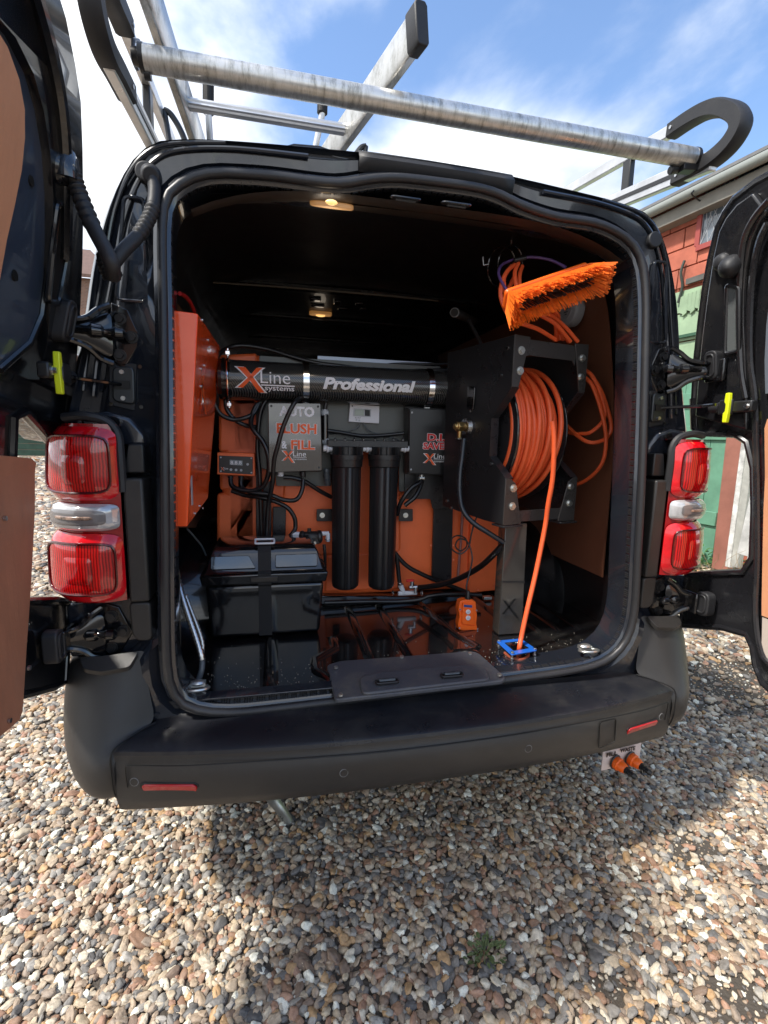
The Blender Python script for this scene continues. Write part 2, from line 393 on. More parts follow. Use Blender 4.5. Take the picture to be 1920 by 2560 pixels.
def pebble_mat():
    m = bpy.data.materials.new('pebbles'); m.use_nodes = True; t = m.node_tree; b = t.nodes['Principled BSDF']
    oi = t.nodes.new('ShaderNodeObjectInfo'); r = t.nodes.new('ShaderNodeValToRGB'); t.links.new(oi.outputs['Random'], r.inputs[0])
    r.color_ramp.interpolation = 'CONSTANT'
    cs = [(.30, .235, .17), (.15, .143, .135), (.36, .30, .22), (.19, .115, .075), (.46, .42, .345), (.105, .103, .102), (.25, .195, .145), (.33, .215, .115),
          (.25, .24, .225), (.32, .26, .195), (.14, .10, .075), (.58, .555, .50), (.21, .17, .135), (.28, .17, .12), (.085, .083, .083), (.39, .345, .275), (.23, .22, .20), (.28, .22, .165)]
    cs = [(min(.78, r_*1.42), g_*1.36, b_*1.27) for r_, g_, b_ in cs]
    k = len(cs)
    r.color_ramp.elements[0].color = (*cs[0], 1); r.color_ramp.elements[1].color = (*cs[1], 1); r.color_ramp.elements[1].position = 1/k
    for i, c in enumerate(cs[2:]): e = r.color_ramp.elements.new((i+2)/k); e.color = (*c, 1)
    tcn = t.nodes.new('ShaderNodeTexCoord'); n = t.nodes.new('ShaderNodeTexNoise'); n.inputs['Scale'].default_value = 1.6; n.inputs['Detail'].default_value = 7; n.inputs['Roughness'].default_value = .7
    n.noise_dimensions = '4D'; t.links.new(tcn.outputs['Object'], n.inputs['Vector'])
    mu = t.nodes.new('ShaderNodeMath'); mu.operation = 'MULTIPLY'; mu.inputs[1].default_value = 57; t.links.new(oi.outputs['Random'], mu.inputs[0]); t.links.new(mu.outputs[0], n.inputs['W'])
    mr = t.nodes.new('ShaderNodeMapRange'); t.links.new(n.outputs[0], mr.inputs[0]); mr.inputs[1].default_value = .3; mr.inputs[2].default_value = .7; mr.inputs[3].default_value = .52; mr.inputs[4].default_value = 1.28
    mm = t.nodes.new('ShaderNodeMix'); mm.data_type = 'RGBA'; mm.blend_type = 'MULTIPLY'; mm.inputs[0].default_value = 1
    t.links.new(r.outputs[0], mm.inputs[6]); t.links.new(mr.outputs[0], mm.inputs[7]); t.links.new(mm.outputs[2], b.inputs['Base Color'])
    b.inputs['Roughness'].default_value = .62
    return m
def gravel():
    rnd = random.Random(3); pts = []; rot = []; scl = []; idx = []
    cx, cy = CAM.x, CAM.y
    bare = [((2.0, .75), .55), ((2.9, .2), .7), ((1.15, -.25), .20), ((.0, -.44), .10), ((.35, -.38), .06), ((.85, -.1), .10), ((.62, -.45), .08), ((-.35, .05), .05)]
    def put(x, y, s, lift):
        for (bx, by), br in bare:
            d = math.hypot(x-bx, (y-by)*1.6)
            if d < br and rnd.random() < (.90 if d < br*.6 else .5): s = s*rnd.uniform(.22, .42); lift = lift*.2; break
        if x > .95 and 4.1-.14*(y-2.7) < x+.05: return
        pts.append((x, y, lift)); rot.append((rnd.uniform(-.5, .5), rnd.uniform(-.5, .5), rnd.uniform(0, 6.283)))
        k = s*rnd.choice((.55, .7, .85, 1, 1, 1.15, 1.3, 1.45)); scl.append((k*rnd.uniform(.85, 1.45), k*rnd.uniform(.65, .95), k*rnd.uniform(.45, .7))); idx.append(rnd.randrange(8))
    r = .55
    while r < 24:
        sp = .0136*max(1, r/2.0)**.92
        na = int(2*math.pi*r/sp)
        for a in range(na):
            an = 2*math.pi*a/na+rnd.uniform(-.5, .5)*sp/r
            if r > 3 and math.sin(an) < -.1: continue
            if r > 2.2 and math.sin(an) < -.35: continue
            if r > 4.5 and math.sin(an) < .12: continue
            x = cx+r*math.cos(an)+rnd.uniform(-.4, .4)*sp; y = cy+r*math.sin(an)+rnd.uniform(-.4, .4)*sp
            if abs(x) < .6 and y > 1.2 and r > 2.5: continue
            put(x, y, sp*.70, rnd.uniform(-.001, .007)*sp/.0136)
        r += sp*.92
    # a few larger stones lying on top
    for _ in range(500): put(rnd.uniform(-1.6, 1.8), rnd.uniform(-.75, 1.4), .0145, .007)
    me = md(pts, [])
    a = me.attributes.new('rot', 'FLOAT_VECTOR', 'POINT'); a.data.foreach_set('vector', [c for q in rot for c in q])
    a = me.attributes.new('scl', 'FLOAT_VECTOR', 'POINT'); a.data.foreach_set('vector', [c for q in scl for c in q])
    a = me.attributes.new('pick', 'INT', 'POINT'); a.data.foreach_set('value', idx)
    o = link('gravel', me); tag(o, kind='stuff')
    ng = bpy.data.node_groups.new('gravel', 'GeometryNodeTree')
    ng.interface.new_socket('Geometry', in_out='INPUT', socket_type='NodeSocketGeometry'); ng.interface.new_socket('Geometry', in_out='OUTPUT', socket_type='NodeSocketGeometry')
    nn = ng.nodes; L = ng.links
    gi = nn.new('NodeGroupInput'); go = nn.new('NodeGroupOutput'); g2i = nn.new('GeometryNodeGeometryToInstance')
    for s in range(8):
        ico = nn.new('GeometryNodeMeshIcoSphere'); ico.inputs['Radius'].default_value = 1; ico.inputs['Subdivisions'].default_value = 3
        pos = nn.new('GeometryNodeInputPosition'); add = nn.new('ShaderNodeVectorMath'); add.operation = 'ADD'; add.inputs[1].default_value = (s*7.3, s*3.1, 0)
        L.new(pos.outputs[0], add.inputs[0]); nz = nn.new('ShaderNodeTexNoise'); nz.inputs['Scale'].default_value = .95 if s < 5 else 1.5; nz.inputs['Detail'].default_value = .6 if s < 5 else 2.5
        L.new(add.outputs[0], nz.inputs['Vector']); sub = nn.new('ShaderNodeVectorMath'); sub.operation = 'SUBTRACT'; sub.inputs[1].default_value = (.5, .5, .5)
        L.new(nz.outputs['Color'], sub.inputs[0]); sc = nn.new('ShaderNodeVectorMath'); sc.operation = 'SCALE'; sc.inputs['Scale'].default_value = .95 if s < 5 else 1.35; L.new(sub.outputs[0], sc.inputs[0])
        sp = nn.new('GeometryNodeSetPosition'); L.new(ico.outputs[0], sp.inputs[0]); L.new(sc.outputs[0], sp.inputs['Offset'])
        ss = nn.new('GeometryNodeSetShadeSmooth'); L.new(sp.outputs[0], ss.inputs[0]); ss.inputs['Shade Smooth'].default_value = True
        sm = nn.new('GeometryNodeSetMaterial'); sm.inputs['Material'].default_value = PEB; L.new(ss.outputs[0], sm.inputs[0]); L.new(sm.outputs[0], g2i.inputs[0])
    ip = nn.new('GeometryNodeInstanceOnPoints'); m2p = nn.new('GeometryNodeMeshToPoints'); L.new(gi.outputs[0], m2p.inputs[0]); L.new(m2p.outputs[0], ip.inputs['Points']); L.new(g2i.outputs[0], ip.inputs['Instance'])
    ip.inputs['Pick Instance'].default_value = True
    def att(nm, ty):
        a = nn.new('GeometryNodeInputNamedAttribute'); a.data_type = ty; a.inputs[0].default_value = nm; return [q for q in a.outputs if q.enabled and q.name == 'Attribute'][0]
    L.new(att('rot', 'FLOAT_VECTOR'), ip.inputs['Rotation']); L.new(att('scl', 'FLOAT_VECTOR'), ip.inputs['Scale']); L.new(att('pick', 'INT'), ip.inputs['Instance Index'])
    L.new(ip.outputs[0], go.inputs[0]); mod = o.modifiers.new('gravel', 'NODES'); mod.node_group = ng
    me.materials.append(PEB); return len(pts)
PEB = pebble_mat(); print('pebbles', gravel())

# ================================================================== VAN
van = thing('van', 'black panel van seen from behind with both rear doors wide open', 'van', (0, 1.6, 0))
def rk(z):   # rake of the rear face at the opening
    return 0 if z < 1.05 else .076*((z-1.05)/.745)**1.3
def lerp(tb, x):
    if x <= tb[0][0]: return tb[0][1]
    for (a, b), (c, d) in zip(tb, tb[1:]):
        if x <= c: return b+(d-b)*(x-a)/(c-a)
    return tb[-1][1]
def on_rear(px, py, off=0):
    y = 0
    for _ in range(6): p = P(px, py, Y=y+off); y = rk(p.z)
    return P(px, py, Y=y+off)
seal_px = [(358, 1300), (356, 1000), (353, 700), (350, 560), (350, 490), (354, 445), (370, 413), (415, 384), (465, 374), (530, 376), (595, 381), (700, 395), (745, 396), (800, 387),
           (850, 384), (894, 387), (960, 395), (1030, 405), (1080, 420), (1130, 445), (1205, 469), (1280, 480), (1330, 499), (1366, 526), (1388, 568), (1396, 640), (1395, 760),
           (1388, 1000), (1378, 1200), (1371, 1320), (1352, 1385), (1312, 1425), (1250, 1446), (1100, 1468), (850, 1500), (600, 1530), (480, 1540), (405, 1527), (372, 1490), (361, 1430)]
seal = spline([on_rear(*p) for p in seal_px], 4, True)
CEN = Vector((0, 0, 1.19))
def angsort(pts): return sorted(pts, key=lambda p: math.atan2(p.z-CEN.z, p.x-CEN.x))
NS = 160
def polar(poly):
    """sample a closed outline at NS equal angles about the middle of the opening"""
    out_ = []
    m = len(poly)
    for i in range(NS):
        an = 2*math.pi*i/NS-math.pi; d = (math.cos(an), math.sin(an)); best = None
        for j in range(m):
            a, b = poly[j], poly[(j+1) % m]
            ax, az, bx, bz = a.x-CEN.x, a.z-CEN.z, b.x-CEN.x, b.z-CEN.z
            den_ = d[0]*(bz-az)-d[1]*(bx-ax)
            if abs(den_) < 1e-12: continue
            t = (ax*(bz-az)-az*(bx-ax))/den_; u = (ax*d[1]-az*d[0])/den_
            if t > 0 and -1e-6 <= u <= 1+1e-6: best = (t, u, j)
        t, u, j = best; a, b = poly[j], poly[(j+1) % m]; out_.append(a*(1-u)+b*u)
    return out_
S0 = polar(seal)
half = [(0, 1.906), (.22, 1.902), (.45, 1.888), (.58, 1.874), (.645, 1.855), (.695, 1.80), (.74, 1.71), (.775, 1.60), (.80, 1.48), (.83, 1.36), (.862, 1.24), (.872, 1.10), (.872, .80), (.862, .66), (.85, .50), (.80, .44), (0, .44)]
outl = spline([Vector((x, .13, z)) for x, z in half[:-3]], 3)
outl = outl+[Vector((.85, .13, .50)), Vector((.80, .13, .44))]
outl = outl+[Vector((-p.x, p.y, p.z)) for p in reversed(outl[1:])]
O0 = polar(outl)
def ringloop(k, dy, base=None):
    base = base or S0
    return [Vector((p.x+(o.x-p.x)*k, p.y+(dy(p, o) if callable(dy) else dy), p.z+(o.z-p.z)*k)) for p, o in zip(base, O0)]
def offs(d, dy):
    r = []
    for i, p in enumerate(S0):
        q = (S0[(i+1) % NS]-S0[i-1]); n = Vector((q.z, 0, -q.x)).normalized()
        r.append(p+n*d+Vector((0, dy, 0)))
    return r
def loft(b, loops, flip=False):
    n = len(loops[0]); v = [p for l in loops for p in l]; f = []
    for j in range(len(loops)-1):
        for i in range(n): f.append((j*n+i, j*n+(i+1) % n, (j+1)*n+(i+1) % n, (j+1)*n+i))
    b.add(v, f)
def yb(p, o): return p
L_in = [Vector((p.x*.985, p.y+.11, CEN.z+(p.z-CEN.z)*.985)) for p in S0]
def mid(k, y):
    r = []
    for p, o, q in zip(S0, O0, offs(.026, 0)):
        yy = y if callable(y) is False else y(p, o)
        low = max(0, min(1, (.66-o.z)/.1)); v = Vector((q.x+(o.x-q.x)*k, yy*(1-low)+.02*low, q.z+(o.z-q.z)*k)); r.append(v)
    return r
fr = B()
loft(fr, [L_in, offs(-.016, .012), offs(-.004, .004), offs(.010, .004), offs(.020, .012), offs(.024, .045),
          mid(.10, lambda p, o: .080+.02*(p.z > 1.6)), mid(.50, .095), mid(.58, .100), mid(.66, .118), mid(.86, .118), mid(.92, .098), mid(.97, .106), O0,
          [Vector((p.x*1.006, p.y+.03, p.z+(.004 if p.z > 1.5 else 0))) for p in O0]])
frame = fr.build('rear_frame', paint, van, smooth=True)
# side skins and roof: the same outline swept forward
def sect(y, k=1.0, dz=0.0, bow=0):
    return [Vector((p.x*(k+bow*max(0, min(1, (1.5-abs(p.z-.95))/1.2))), y, p.z+(dz if p.z > 1.0 else 0)*max(0, (p.z-1.0)/.9))) for p in O0]
sk = B(); loft(sk, [sect(.16, 1.006, .004), sect(.30, 1.02, .012), sect(.8, 1.035, .02), sect(1.6, 1.04, .02), sect(2.6, 1.04, .01), sect(3.1, 1.03, -.05), sect(3.55, 1.0, -.35), sect(4.0, .97, -.75), sect(4.5, .90, -.95)])
ft = sect(4.6, .8, -1.0)
sk.add(ft, [list(range(NS))]); loft(sk, [sect(4.5, .90, -.95), ft])
sk.build('body_shell', paint, van, smooth=True)
# roof channel with water-drain steps across the back of the roof
rl = B()
for x0, x1, zz, hh in ((-.54, -.30, 1.884, .016), (-.30, -.18, 1.893, .010)): pass
top = [(-.56, 1.880), (-.46, 1.890), (-.36, 1.894), (-.33, 1.906), (-.27, 1.910), (-.23, 1.902), (-.185, 1.901)]
v = []
for x, z in top: v += [(x, .118, z-.012), (x, .132, z+.006), (x, .2, z+.008)]
rl.add(v, [(i*3+j, i*3+3+j, i*3+4+j, i*3+1+j) for i in range(len(top)-1) for j in range(2)])
rl.build('roof_step', paint, van, smooth=True, solid=.004)
rt = B(); v = []
for i in range(13):
    x = -.18+.40*i/12; z = 1.899-.00*i+(-.06*(x+.0)**2); v += [(x, .098, z-.040), (x, .088, z-.012), (x, .105, z+.008), (x, .24, z+.016)]
rt.add(v, [(i*4+j, i*4+4+j, i*4+5+j, i*4+1+j) for i in range(12) for j in range(3)])
rt.build('brake_light_cover', rub, van, smooth=True, solid=.004)
# door seal
sb = B(); sb.tube(S0, .0105, 10, 1, True); sb.build('door_seal', seal_m, van, smooth=True)
s2 = B(); tr = offs(-.0165, .022)
for i in range(0, NS):
    pass
nn_ = 760
lp = spline(tr, 6, True)
step = len(lp)/nn_
for i in range(nn_):
    p = lp[int(i*step) % len(lp)]; q = lp[(int(i*step)+1) % len(lp)]; d = (q-p).normalized(); nrm = Vector((d.z, 0, -d.x))
    s2.obox(p, d*.0030, Vector((0, .014, 0)), nrm*.002)
tag(s2.build('seal_grip_teeth', seal_m, van), kind='stuff')
# drip gutter lines round the door aperture
for s in (-1, 1):
    q = [Vector((s*x, y, z)) for x, y, z in ((.30, .086, 1.868), (.46, .088, 1.862), (.57, .090, 1.846), (.625, .092, 1.822), (.665, .095, 1.775), (.70, .10, 1.70), (.725, .105, 1.60), (.75, .108, 1.50), (.775, .11, 1.40), (.79, .11, 1.31))]
    B().tube(q, .0055, 8, 4).build('body_seam', paint, van, smooth=True)
    q = [p+Vector((s*.022, .006, .012)) for p in q]
    B().tube(q[1:], .0045, 8, 4).build('body_seam', paint, van, smooth=True)
# interior shell
ins = B()
def isec(y, k=1, zt=1.835):
    pr = [(.0, zt), (.45, zt-.008), (.60, zt-.03), (.66, zt-.09), (.70, 1.62), (.745, 1.40), (.77, 1.15), (.775, .60), (.775, .578)]
    r = [Vector((x*k, y, z)) for x, z in pr]; return r+[Vector((-p.x, p.y, p.z)) for p in reversed(r)]
lo = [isec(.13, .98, 1.80), isec(.17, .99, 1.825), isec(.28), isec(1.0), isec(2.42)]
n = len(lo[0]); ins.add([p for l in lo for p in l], [(j*n+i, j*n+(i+1) % n, (j+1)*n+(i+1) % n, (j+1)*n+i) for j in range(4) for i in range(n-1) if i != n//2-1 or True])
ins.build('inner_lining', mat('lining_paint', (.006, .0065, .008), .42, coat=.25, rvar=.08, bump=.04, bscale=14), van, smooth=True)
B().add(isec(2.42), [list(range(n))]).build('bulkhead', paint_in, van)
bk = B()
for x0, x1 in ((-.52, -.05), (.02, .50)): bk.tube(rpoly([(x0, 2.405, 1.30), (x1, 2.405, 1.30), (x1, 2.405, 1.70), (x0, 2.405, 1.70)], .07, 5), .012, 6, 1, True)
bk.build('bulkhead_pressing', paint_in, van, smooth=True)
# header over the opening with lamp and slots
hd = B(); v = []
for i in range(25):
    x = -.56+1.12*i/24; z = 1.79-.10*(x/.6)**4+.0; zz = 1.833-.05*(x/.6)**4
    v += [(x, .09, z+.012), (x, .12, z+.008), (x, .215, zz-.012), (x, .235, zz+.004)]
hd.add(v, [(i*4+j, i*4+4+j, i*4+5+j, i*4+1+j) for i in range(24) for j in range(3)])
hd.build('header_panel', mat('brown_grey_header', (.045, .037, .030), .38, dust=.3), van, smooth=True)  # brown-grey base with paler patches, lighter than the black inner paint
o_h, n_h = Vector((0, .12, 1.795)), Vector((0, -.26, .97)).normalized()
n_h = Vector((0, .27, -.96)).normalized()
def H(px, py, k=.0): return PP(px, py, o_h+n_h*k, n_h)
lc = H(717, 437); lamp = B().prism([lc+Vector((.054*(abs(math.cos(a_))**.55)*(1 if math.cos(a_) > 0 else -1), 0, 0))+(n_h.cross(Vector((1, 0, 0))))*.017*math.sin(a_)*(1-.12*abs(math.cos(a_))) for a_ in [2*math.pi*k_/36 for k_ in range(36)]], n_h*.012).build('interior_lamp', lampm, van, bev=.003)
cl = H(716, 437, .013); ux = Vector((1, 0, 0)); uy = n_h.cross(ux)
B().ball(cl, .006, 10, 6, (2.4, 1.0, 1.0)).build('bulb', bulb, lamp, smooth=True)
for cx_, cy_ in ((876, 429), (985, 441)):
    c = H(cx_, cy_, .0); pl = rpoly([c+ux*a+uy*b_ for a, b_ in ((-.032, -.013), (.032, -.013), (.032, .013), (-.032, .013))], .010, 4)
    B().prism(pl, n_h*.003).build('slot', blkp, van)
    B().tube(pl, .0025, 6, 1, True).build('slot_rim', paint_in, van, smooth=True)
    B().tube([c-ux*.022+uy*.004+n_h*.004, c+ux*.022+uy*.004+n_h*.004], .003, 6, 1).build('striker_bar', hose_g, van)
for yy, x0, x1 in ((.92, -.62, .60), (1.45, -.60, .58), (1.98, -.58, .56)):
    b = B(); b.prism([(x0, yy, 1.832), (x0+.05, yy, 1.812), (x1-.05, yy, 1.812), (x1, yy, 1.832)], (0, .05, 0)); b.build('roof_bow', paint_in, van, bev=.006)
B().tube([(-.66, .905, 1.80), (-.3, .905, 1.808), (.1, .905, 1.81), (.3, .905, 1.808)], .004, 6, 4).build('roof_bow_edge', greyp if 0 else mat('sealer_strip', (.10, .085, .06), .5), van, smooth=True)
for nm_, lc_, le_ in (('lamp_light', (-.24, .17, 1.76), .07), ('lamp_light', (-.155, 1.355, 1.77), .015)):
    pl_ = bpy.data.lights.new(nm_, 'POINT'); pl_.energy = le_; pl_.color = (1, .84, .66); pl_.shadow_soft_size = .03
    po_ = bpy.data.objects.new(nm_, pl_); COL.objects.link(po_); po_.location = lc_
l2 = B().prism(rpoly([(-.21, 1.33, 1.832), (-.10, 1.33, 1.832), (-.10, 1.38, 1.832), (-.21, 1.38, 1.832)], .02, 4), (0, 0, -.014)).build('interior_lamp', lampm, van, bev=.003)
B().ball((-.155, 1.355, 1.816), .006, 10, 6, (4, 1.2, 1)).build('bulb', bulb, l2, smooth=True)
for x, y, w_, d_ in ((-.20, 1.12, .05, .03), (-.10, 1.14, .03, .05), (0, 1.13, .04, .03), (-.18, 1.22, .06, .02), (-.06, 1.24, .05, .03), (.03, 1.22, .03, .05)): B().box(x-w_/2, x+w_/2, y-d_/2, y+d_/2, 1.822, 1.834).build('roof_pressing', paint_in, van, bev=.004)
# floor with pressed ribs
fl = B(); fl.box(-.775, .775, .03, 2.42, .560, .580); fl.build('cargo_floor', floor_m, van)
def rib(pts, w, h, z=.5802):
    """a pressed rib along pts on the floor"""
    pts = [Vector(p) for p in pts]; v = []; m = len(pts)
    for i, p in enumerate(pts):
        a = pts[max(i-1, 0)]; c = pts[min(i+1, m-1)]; d = (c-a); d.z = 0; d.normalize(); nr = Vector((-d.y, d.x, 0))
        e = 0 if i in (0, m-1) else 1
        for k, hh in ((-w, 0), (-w*.6, h*.8), (-w*.35, h), (w*.35, h), (w*.6, h*.8), (w, 0)): v.append((p.x+nr.x*k, p.y+nr.y*k, z+hh*e))
    b = B(); b.add(v, [(i*6+j, i*6+6+j, i*6+7+j, i*6+1+j) for i in range(m-1) for j in range(5)]); return b.build('floor_rib', floor_m, van, smooth=True, autos=False)
for x in (-.40,):
    rib([(x, .06, 0), (x, .085, 0), (x, .3, 0), (x, .36, 0), (x, .40, 0)], .020, .010)
for x in (-.115, .005): rib([(x, .15, 0), (x, .17, 0), (x, .4, 0), (x, .6, 0), (x, .62, 0)], .016, .010)
rib([(.13, .16, 0), (.15, .165, 0), (.22, .17, 0), (.24, .19, 0), (.205, .30, 0), (.19, .45, 0), (.18, .60, 0), (.18, .64, 0)], .014, .009)
rib([(-.235, .055, 0), (-.24, .07, 0), (-.275, .12, 0), (-.275, .19, 0), (-.21, .25, 0), (-.205, .33, 0), (-.21, .35, 0)], .016, .010)
for x in (.42, .50, .58, .66): rib([(x, .26, 0), (x, .29, 0), (x, 1.2, 0), (x, 1.25, 0)], .014, .008)
B().box(-.77, .30, .655, .70, .5802, .60).build('floor_crossmember', floor_m, van, bev=.005)
# sill: painted strip, rubber edge and load pad
B().prism([(-.60, .012, .583), (.56, .012, .583), (.60, .045, .586), (-.60, .045, .586)], (0, 0, .004)).build('sill_strip', paint, van, bev=.001)
tp = [P(706, 1436, Z=.592), P(735, 1427, Z=.595), P(1018, 1406, Z=.598), P(1034, 1410, Z=.598), P(1092, 1462, Z=.592), P(1086, 1470, Z=.588), P(900, 1491, Z=.588), P(724, 1511, Z=.588)]
lpad = B().prism(rpoly(tp, .012, 4), (0, 0, -.012)).build('sill_load_pad', mat('scuffed_rubber', (.065, .068, .080), .45, bump=.35, bscale=260, dust=.8), van, bev=.003)
tp2 = [P(775, 1462, Z=.598), P(820, 1451, Z=.602), P(1000, 1434, Z=.603), P(1050, 1440, Z=.599), P(1060, 1466, Z=.596), P(782, 1498, Z=.596)]
B().prism(rpoly(tp2, .02, 4), (0, 0, -.009)).build('raised_panel', lpad.data.materials[0], lpad, bev=.004, seg=3)
for cx_, cy_ in ((836, 1471), (976, 1457)):
    c = P(cx_, cy_, Z=.604); pl = rpoly([c+Vector(q) for q in ((-.030, -.010, 0), (.030, -.010, 0), (.030, .010, 0), (-.030, .010, 0))], .009, 4)
    B().prism(pl, (0, 0, -.004)).build('latch_slot', blkp, lpad)
    B().tube(pl, .0025, 6, 1, True).build('slot_rim', rub, lpad, smooth=True)
    B().tube([c+Vector((-.020, .002, .001)), c+Vector((.022, .002, .001))], .0035, 8, 1).build('striker_bar', hose_g, lpad)
for q in ((726, 1441), (868, 1418), (1016, 1411), (1079, 1457), (736, 1500)):
    c = P(*q, Z=.599); B().cyl(c-Vector((0, 0, .003)), c+Vector((0, 0, .0015)), .006, 12).build('rivet', zinc, lpad)

# ---- bumper
def grid(b, rows, flip=False):
    n = len(rows[0]); b.add([p for r in rows for p in r], [(j*n+i, j*n+i+1, (j+1)*n+i+1, (j+1)*n+i) for j in range(len(rows)-1) for i in range(n-1)])
bump = B(); rows = []
prof = [(.000, .556, 0), (-.010, .550, 0), (-.5, .548, 1), (-.94, .5405, 1), (-.985, .537, 1), (-1.0, .529, 1), (-1.005, .510, 1), (-1.03, .505, 1), (-1.04, .470, 1), (-1.02, .430, 1), (-.93, .402, 1), (-.80, .392, 1), (-.2, .392, 1)]
def bfront(x): return .150-.088*(abs(x)/.742)**2.3
def bdz(x): return -.016*(abs(x)/.742)**2
for i in range(41):
    x = -.742+1.484*i/40; r = []
    ss = x/.742
    for a, z, k in prof:
        if k == 0: y = .010+a+.02*abs(ss)**6; xx = x*.90
        else:
            y = a*bfront(x); t = min(1, max(0, -a)); xx = x*(.90+.10*min(1, t*1.02))
            if a > -.3: xx = x*.95
        r.append(Vector((xx, y, z+bdz(x)*(1 if z < .545 else .5)-(.012*abs(ss)**2 if z < .5 else 0))))
    rows.append(r)
rows = [list(q) for q in zip(*rows)]
bp = B(); grid(bp, rows[:6]); grid(bump, rows[5:])
bumper = bump.build('bumper', bump_m, van, smooth=True)
bp.build('step_pad', pad_m, bumper, smooth=True)
for s in (-1, 1):
    cb = [[(.690, .035, .720), (.74, .018, .714), (.80, .022, .706), (.845, .050, .700), (.872, .12, .700), (.885, .5, .70)],
          [(.692, .030, .700), (.745, .008, .694), (.81, .010, .690), (.860, .045, .688), (.885, .115, .690), (.892, .5, .69)],
          [(.686, .022, .640), (.742, -.008, .640), (.818, -.008, .640), (.872, .038, .640), (.894, .11, .645), (.898, .5, .64)],
          [(.676, .012, .580), (.748, -.035, .580), (.824, -.024, .580), (.878, .030, .580), (.898, .105, .585), (.902, .5, .58)],
          [(.667, .006, .538), (.768, -.060, .530), (.828, -.040, .530), (.880, .025, .530), (.900, .10, .53), (.903, .5, .53)],
          [(.742, -.062, .522), (.780, -.075, .500), (.830, -.048, .490), (.877, .020, .480), (.898, .10, .48), (.900, .5, .48)],
          [(.742, -.070, .470), (.782, -.074, .450), (.826, -.048, .440), (.868, .020, .430), (.888, .10, .43), (.892, .5, .43)],
          [(.742, -.062, .415), (.778, -.060, .405), (.815, -.036, .395), (.848, .030, .385), (.868, .10, .38), (.875, .5, .38)],
          [(.742, -.040, .385), (.768, -.035, .378), (.795, -.005, .370), (.825, .050, .362), (.848, .12, .36), (.855, .5, .36)],
          [(.740, .10, .380), (.76, .10, .372), (.78, .10, .365), (.80, .12, .36), (.82, .15, .36), (.83, .5, .36)]]
    b = B(); grid(b, [[Vector((s*x, y, z)) for x, y, z in r] for r in cb])
    o = b.build('bumper_corner', bump_m, bumper, smooth=True, sub=2, autos=False)
    # dark pad at the top of the corner
    pd = [(.700, .018, .718), (.79, .012, .714), (.835, .038, .706), (.815, .004, .690), (.775, -.010, .686), (.715, -.008, .692)]
    B().prism(rpoly([(s*x, y, z+.004) for x, y, z in pd], .008, 3), (0, .004, -.012)).build('corner_step', bump_m, o, bev=.003)
    # seam between corner and step, reflector, sensor
    B().tube([(s*.668, .000, .546), (s*.705, -.030, .541), (s*.743, -.066, .527), (s*.746, -.074, .48), (s*.745, -.068, .425), (s*.742, -.045, .388)], .0022, 6, 5).build('bumper_seam', blkp, bumper, smooth=True)
    def bf(x, z, o=0):
        ax = abs(x); y = -1.035*bfront(x); t = (z-.45); return Vector((x, y+.01*(t < -.02)+.3*max(0, .425-z)-o, z))
    rp_ = []
    for x, z in ((.570, .452), (.676, .450), (.684, .444), (.684, .424), (.676, .418), (.572, .420), (.562, .427), (.562, .446)): rp_.append(bf(s*x, z, .0015))
    rec = B().prism([Vector((.625*s+(p.x-.625*s)*1.07, p.y-.0018, p.z+(-.009 if p.z < .435 else .003))) for p in rp_], (0, .02, 0)).build('reflector_recess', blkp, bumper, bev=.002)
    B().prism([p+Vector((0, -.0050, 0)) for p in rp_], (0, .016, 0)).build('reflector', mat('reflector_red', (.42, .004, .007), .28, coat=.4, bump=.2, bscale=500), bumper, bev=.004, seg=3)
    for xx in (.70, .235):
        c = bf(s*xx, .462-.01*(xx > .5), .0005); nrm = Vector((s*.25*(xx > .5), -1, .03)).normalized()
        B().torus(c, nrm, .0095, .0008, 24, 6).build('parking_sensor_ring', mat('ring_grey_%s_%d' % (s, int(xx*100)), (.20, .20, .20), .5), bumper, smooth=True)
        B().cyl(c, c+nrm*.0012, .0085, 20).build('parking_sensor', bump_m, bumper)
    B().tube([(s*.715, -.0745, .44), (s*.715, -.079, .49), (s*.70, -.086, .50), (s*.60, -.112, .504), (s*.45, -.131, .506), (s*.2, -.152, .507), (0, -.156, .507)], .0016, 6, 5).build('bumper_crease', blkp, bumper, smooth=True)
tcx = [(.455, .495), (.512, .493), (.515, .424), (.459, .418)]
B().tube(rpoly([Vector((x, -1.045*bfront(x)-.0008, z)) for x, z in tcx], .006, 3), .0014, 6, 1, True).build('tow_eye_cover_gap', blkp, bumper, smooth=True)

# ---- tail lights, hinges, straps for both sides
def tlp(t):
    tb = [(0, .712, -.002), (.2, .75, -.016), (.45, .80, -.014), (.65, .84, .008), (.8, .868, .042), (.9, .882, .078), (1, .892, .13)]
    for a, b in zip(tb, tb[1:]):
        if t <= b[0]:
            k = (t-a[0])/(b[0]-a[0]); return Vector((a[1]+(b[1]-a[1])*k, a[2]+(b[2]-a[2])*k))
    return Vector(tb[-1][1:])
TLC = spline([Vector((tlp(i/10).x, tlp(i/10).y, 0)) for i in range(11)], 6)
def tls(s, t, z, o=0):
    i = max(0, min(len(TLC)-2, int(t*(len(TLC)-1)))); k = t*(len(TLC)-1)-i
    p = TLC[i]*(1-k)+TLC[i+1]*k; d = (TLC[i+1]-TLC[i]).normalized(); nr = Vector((d.y, -d.x, 0))
    q = p+nr*o; lean = -.02*(max(0, z-.86)/.38)**2 if t > .5 else 0
    return Vector((s*(q.x+lean), q.y, z))
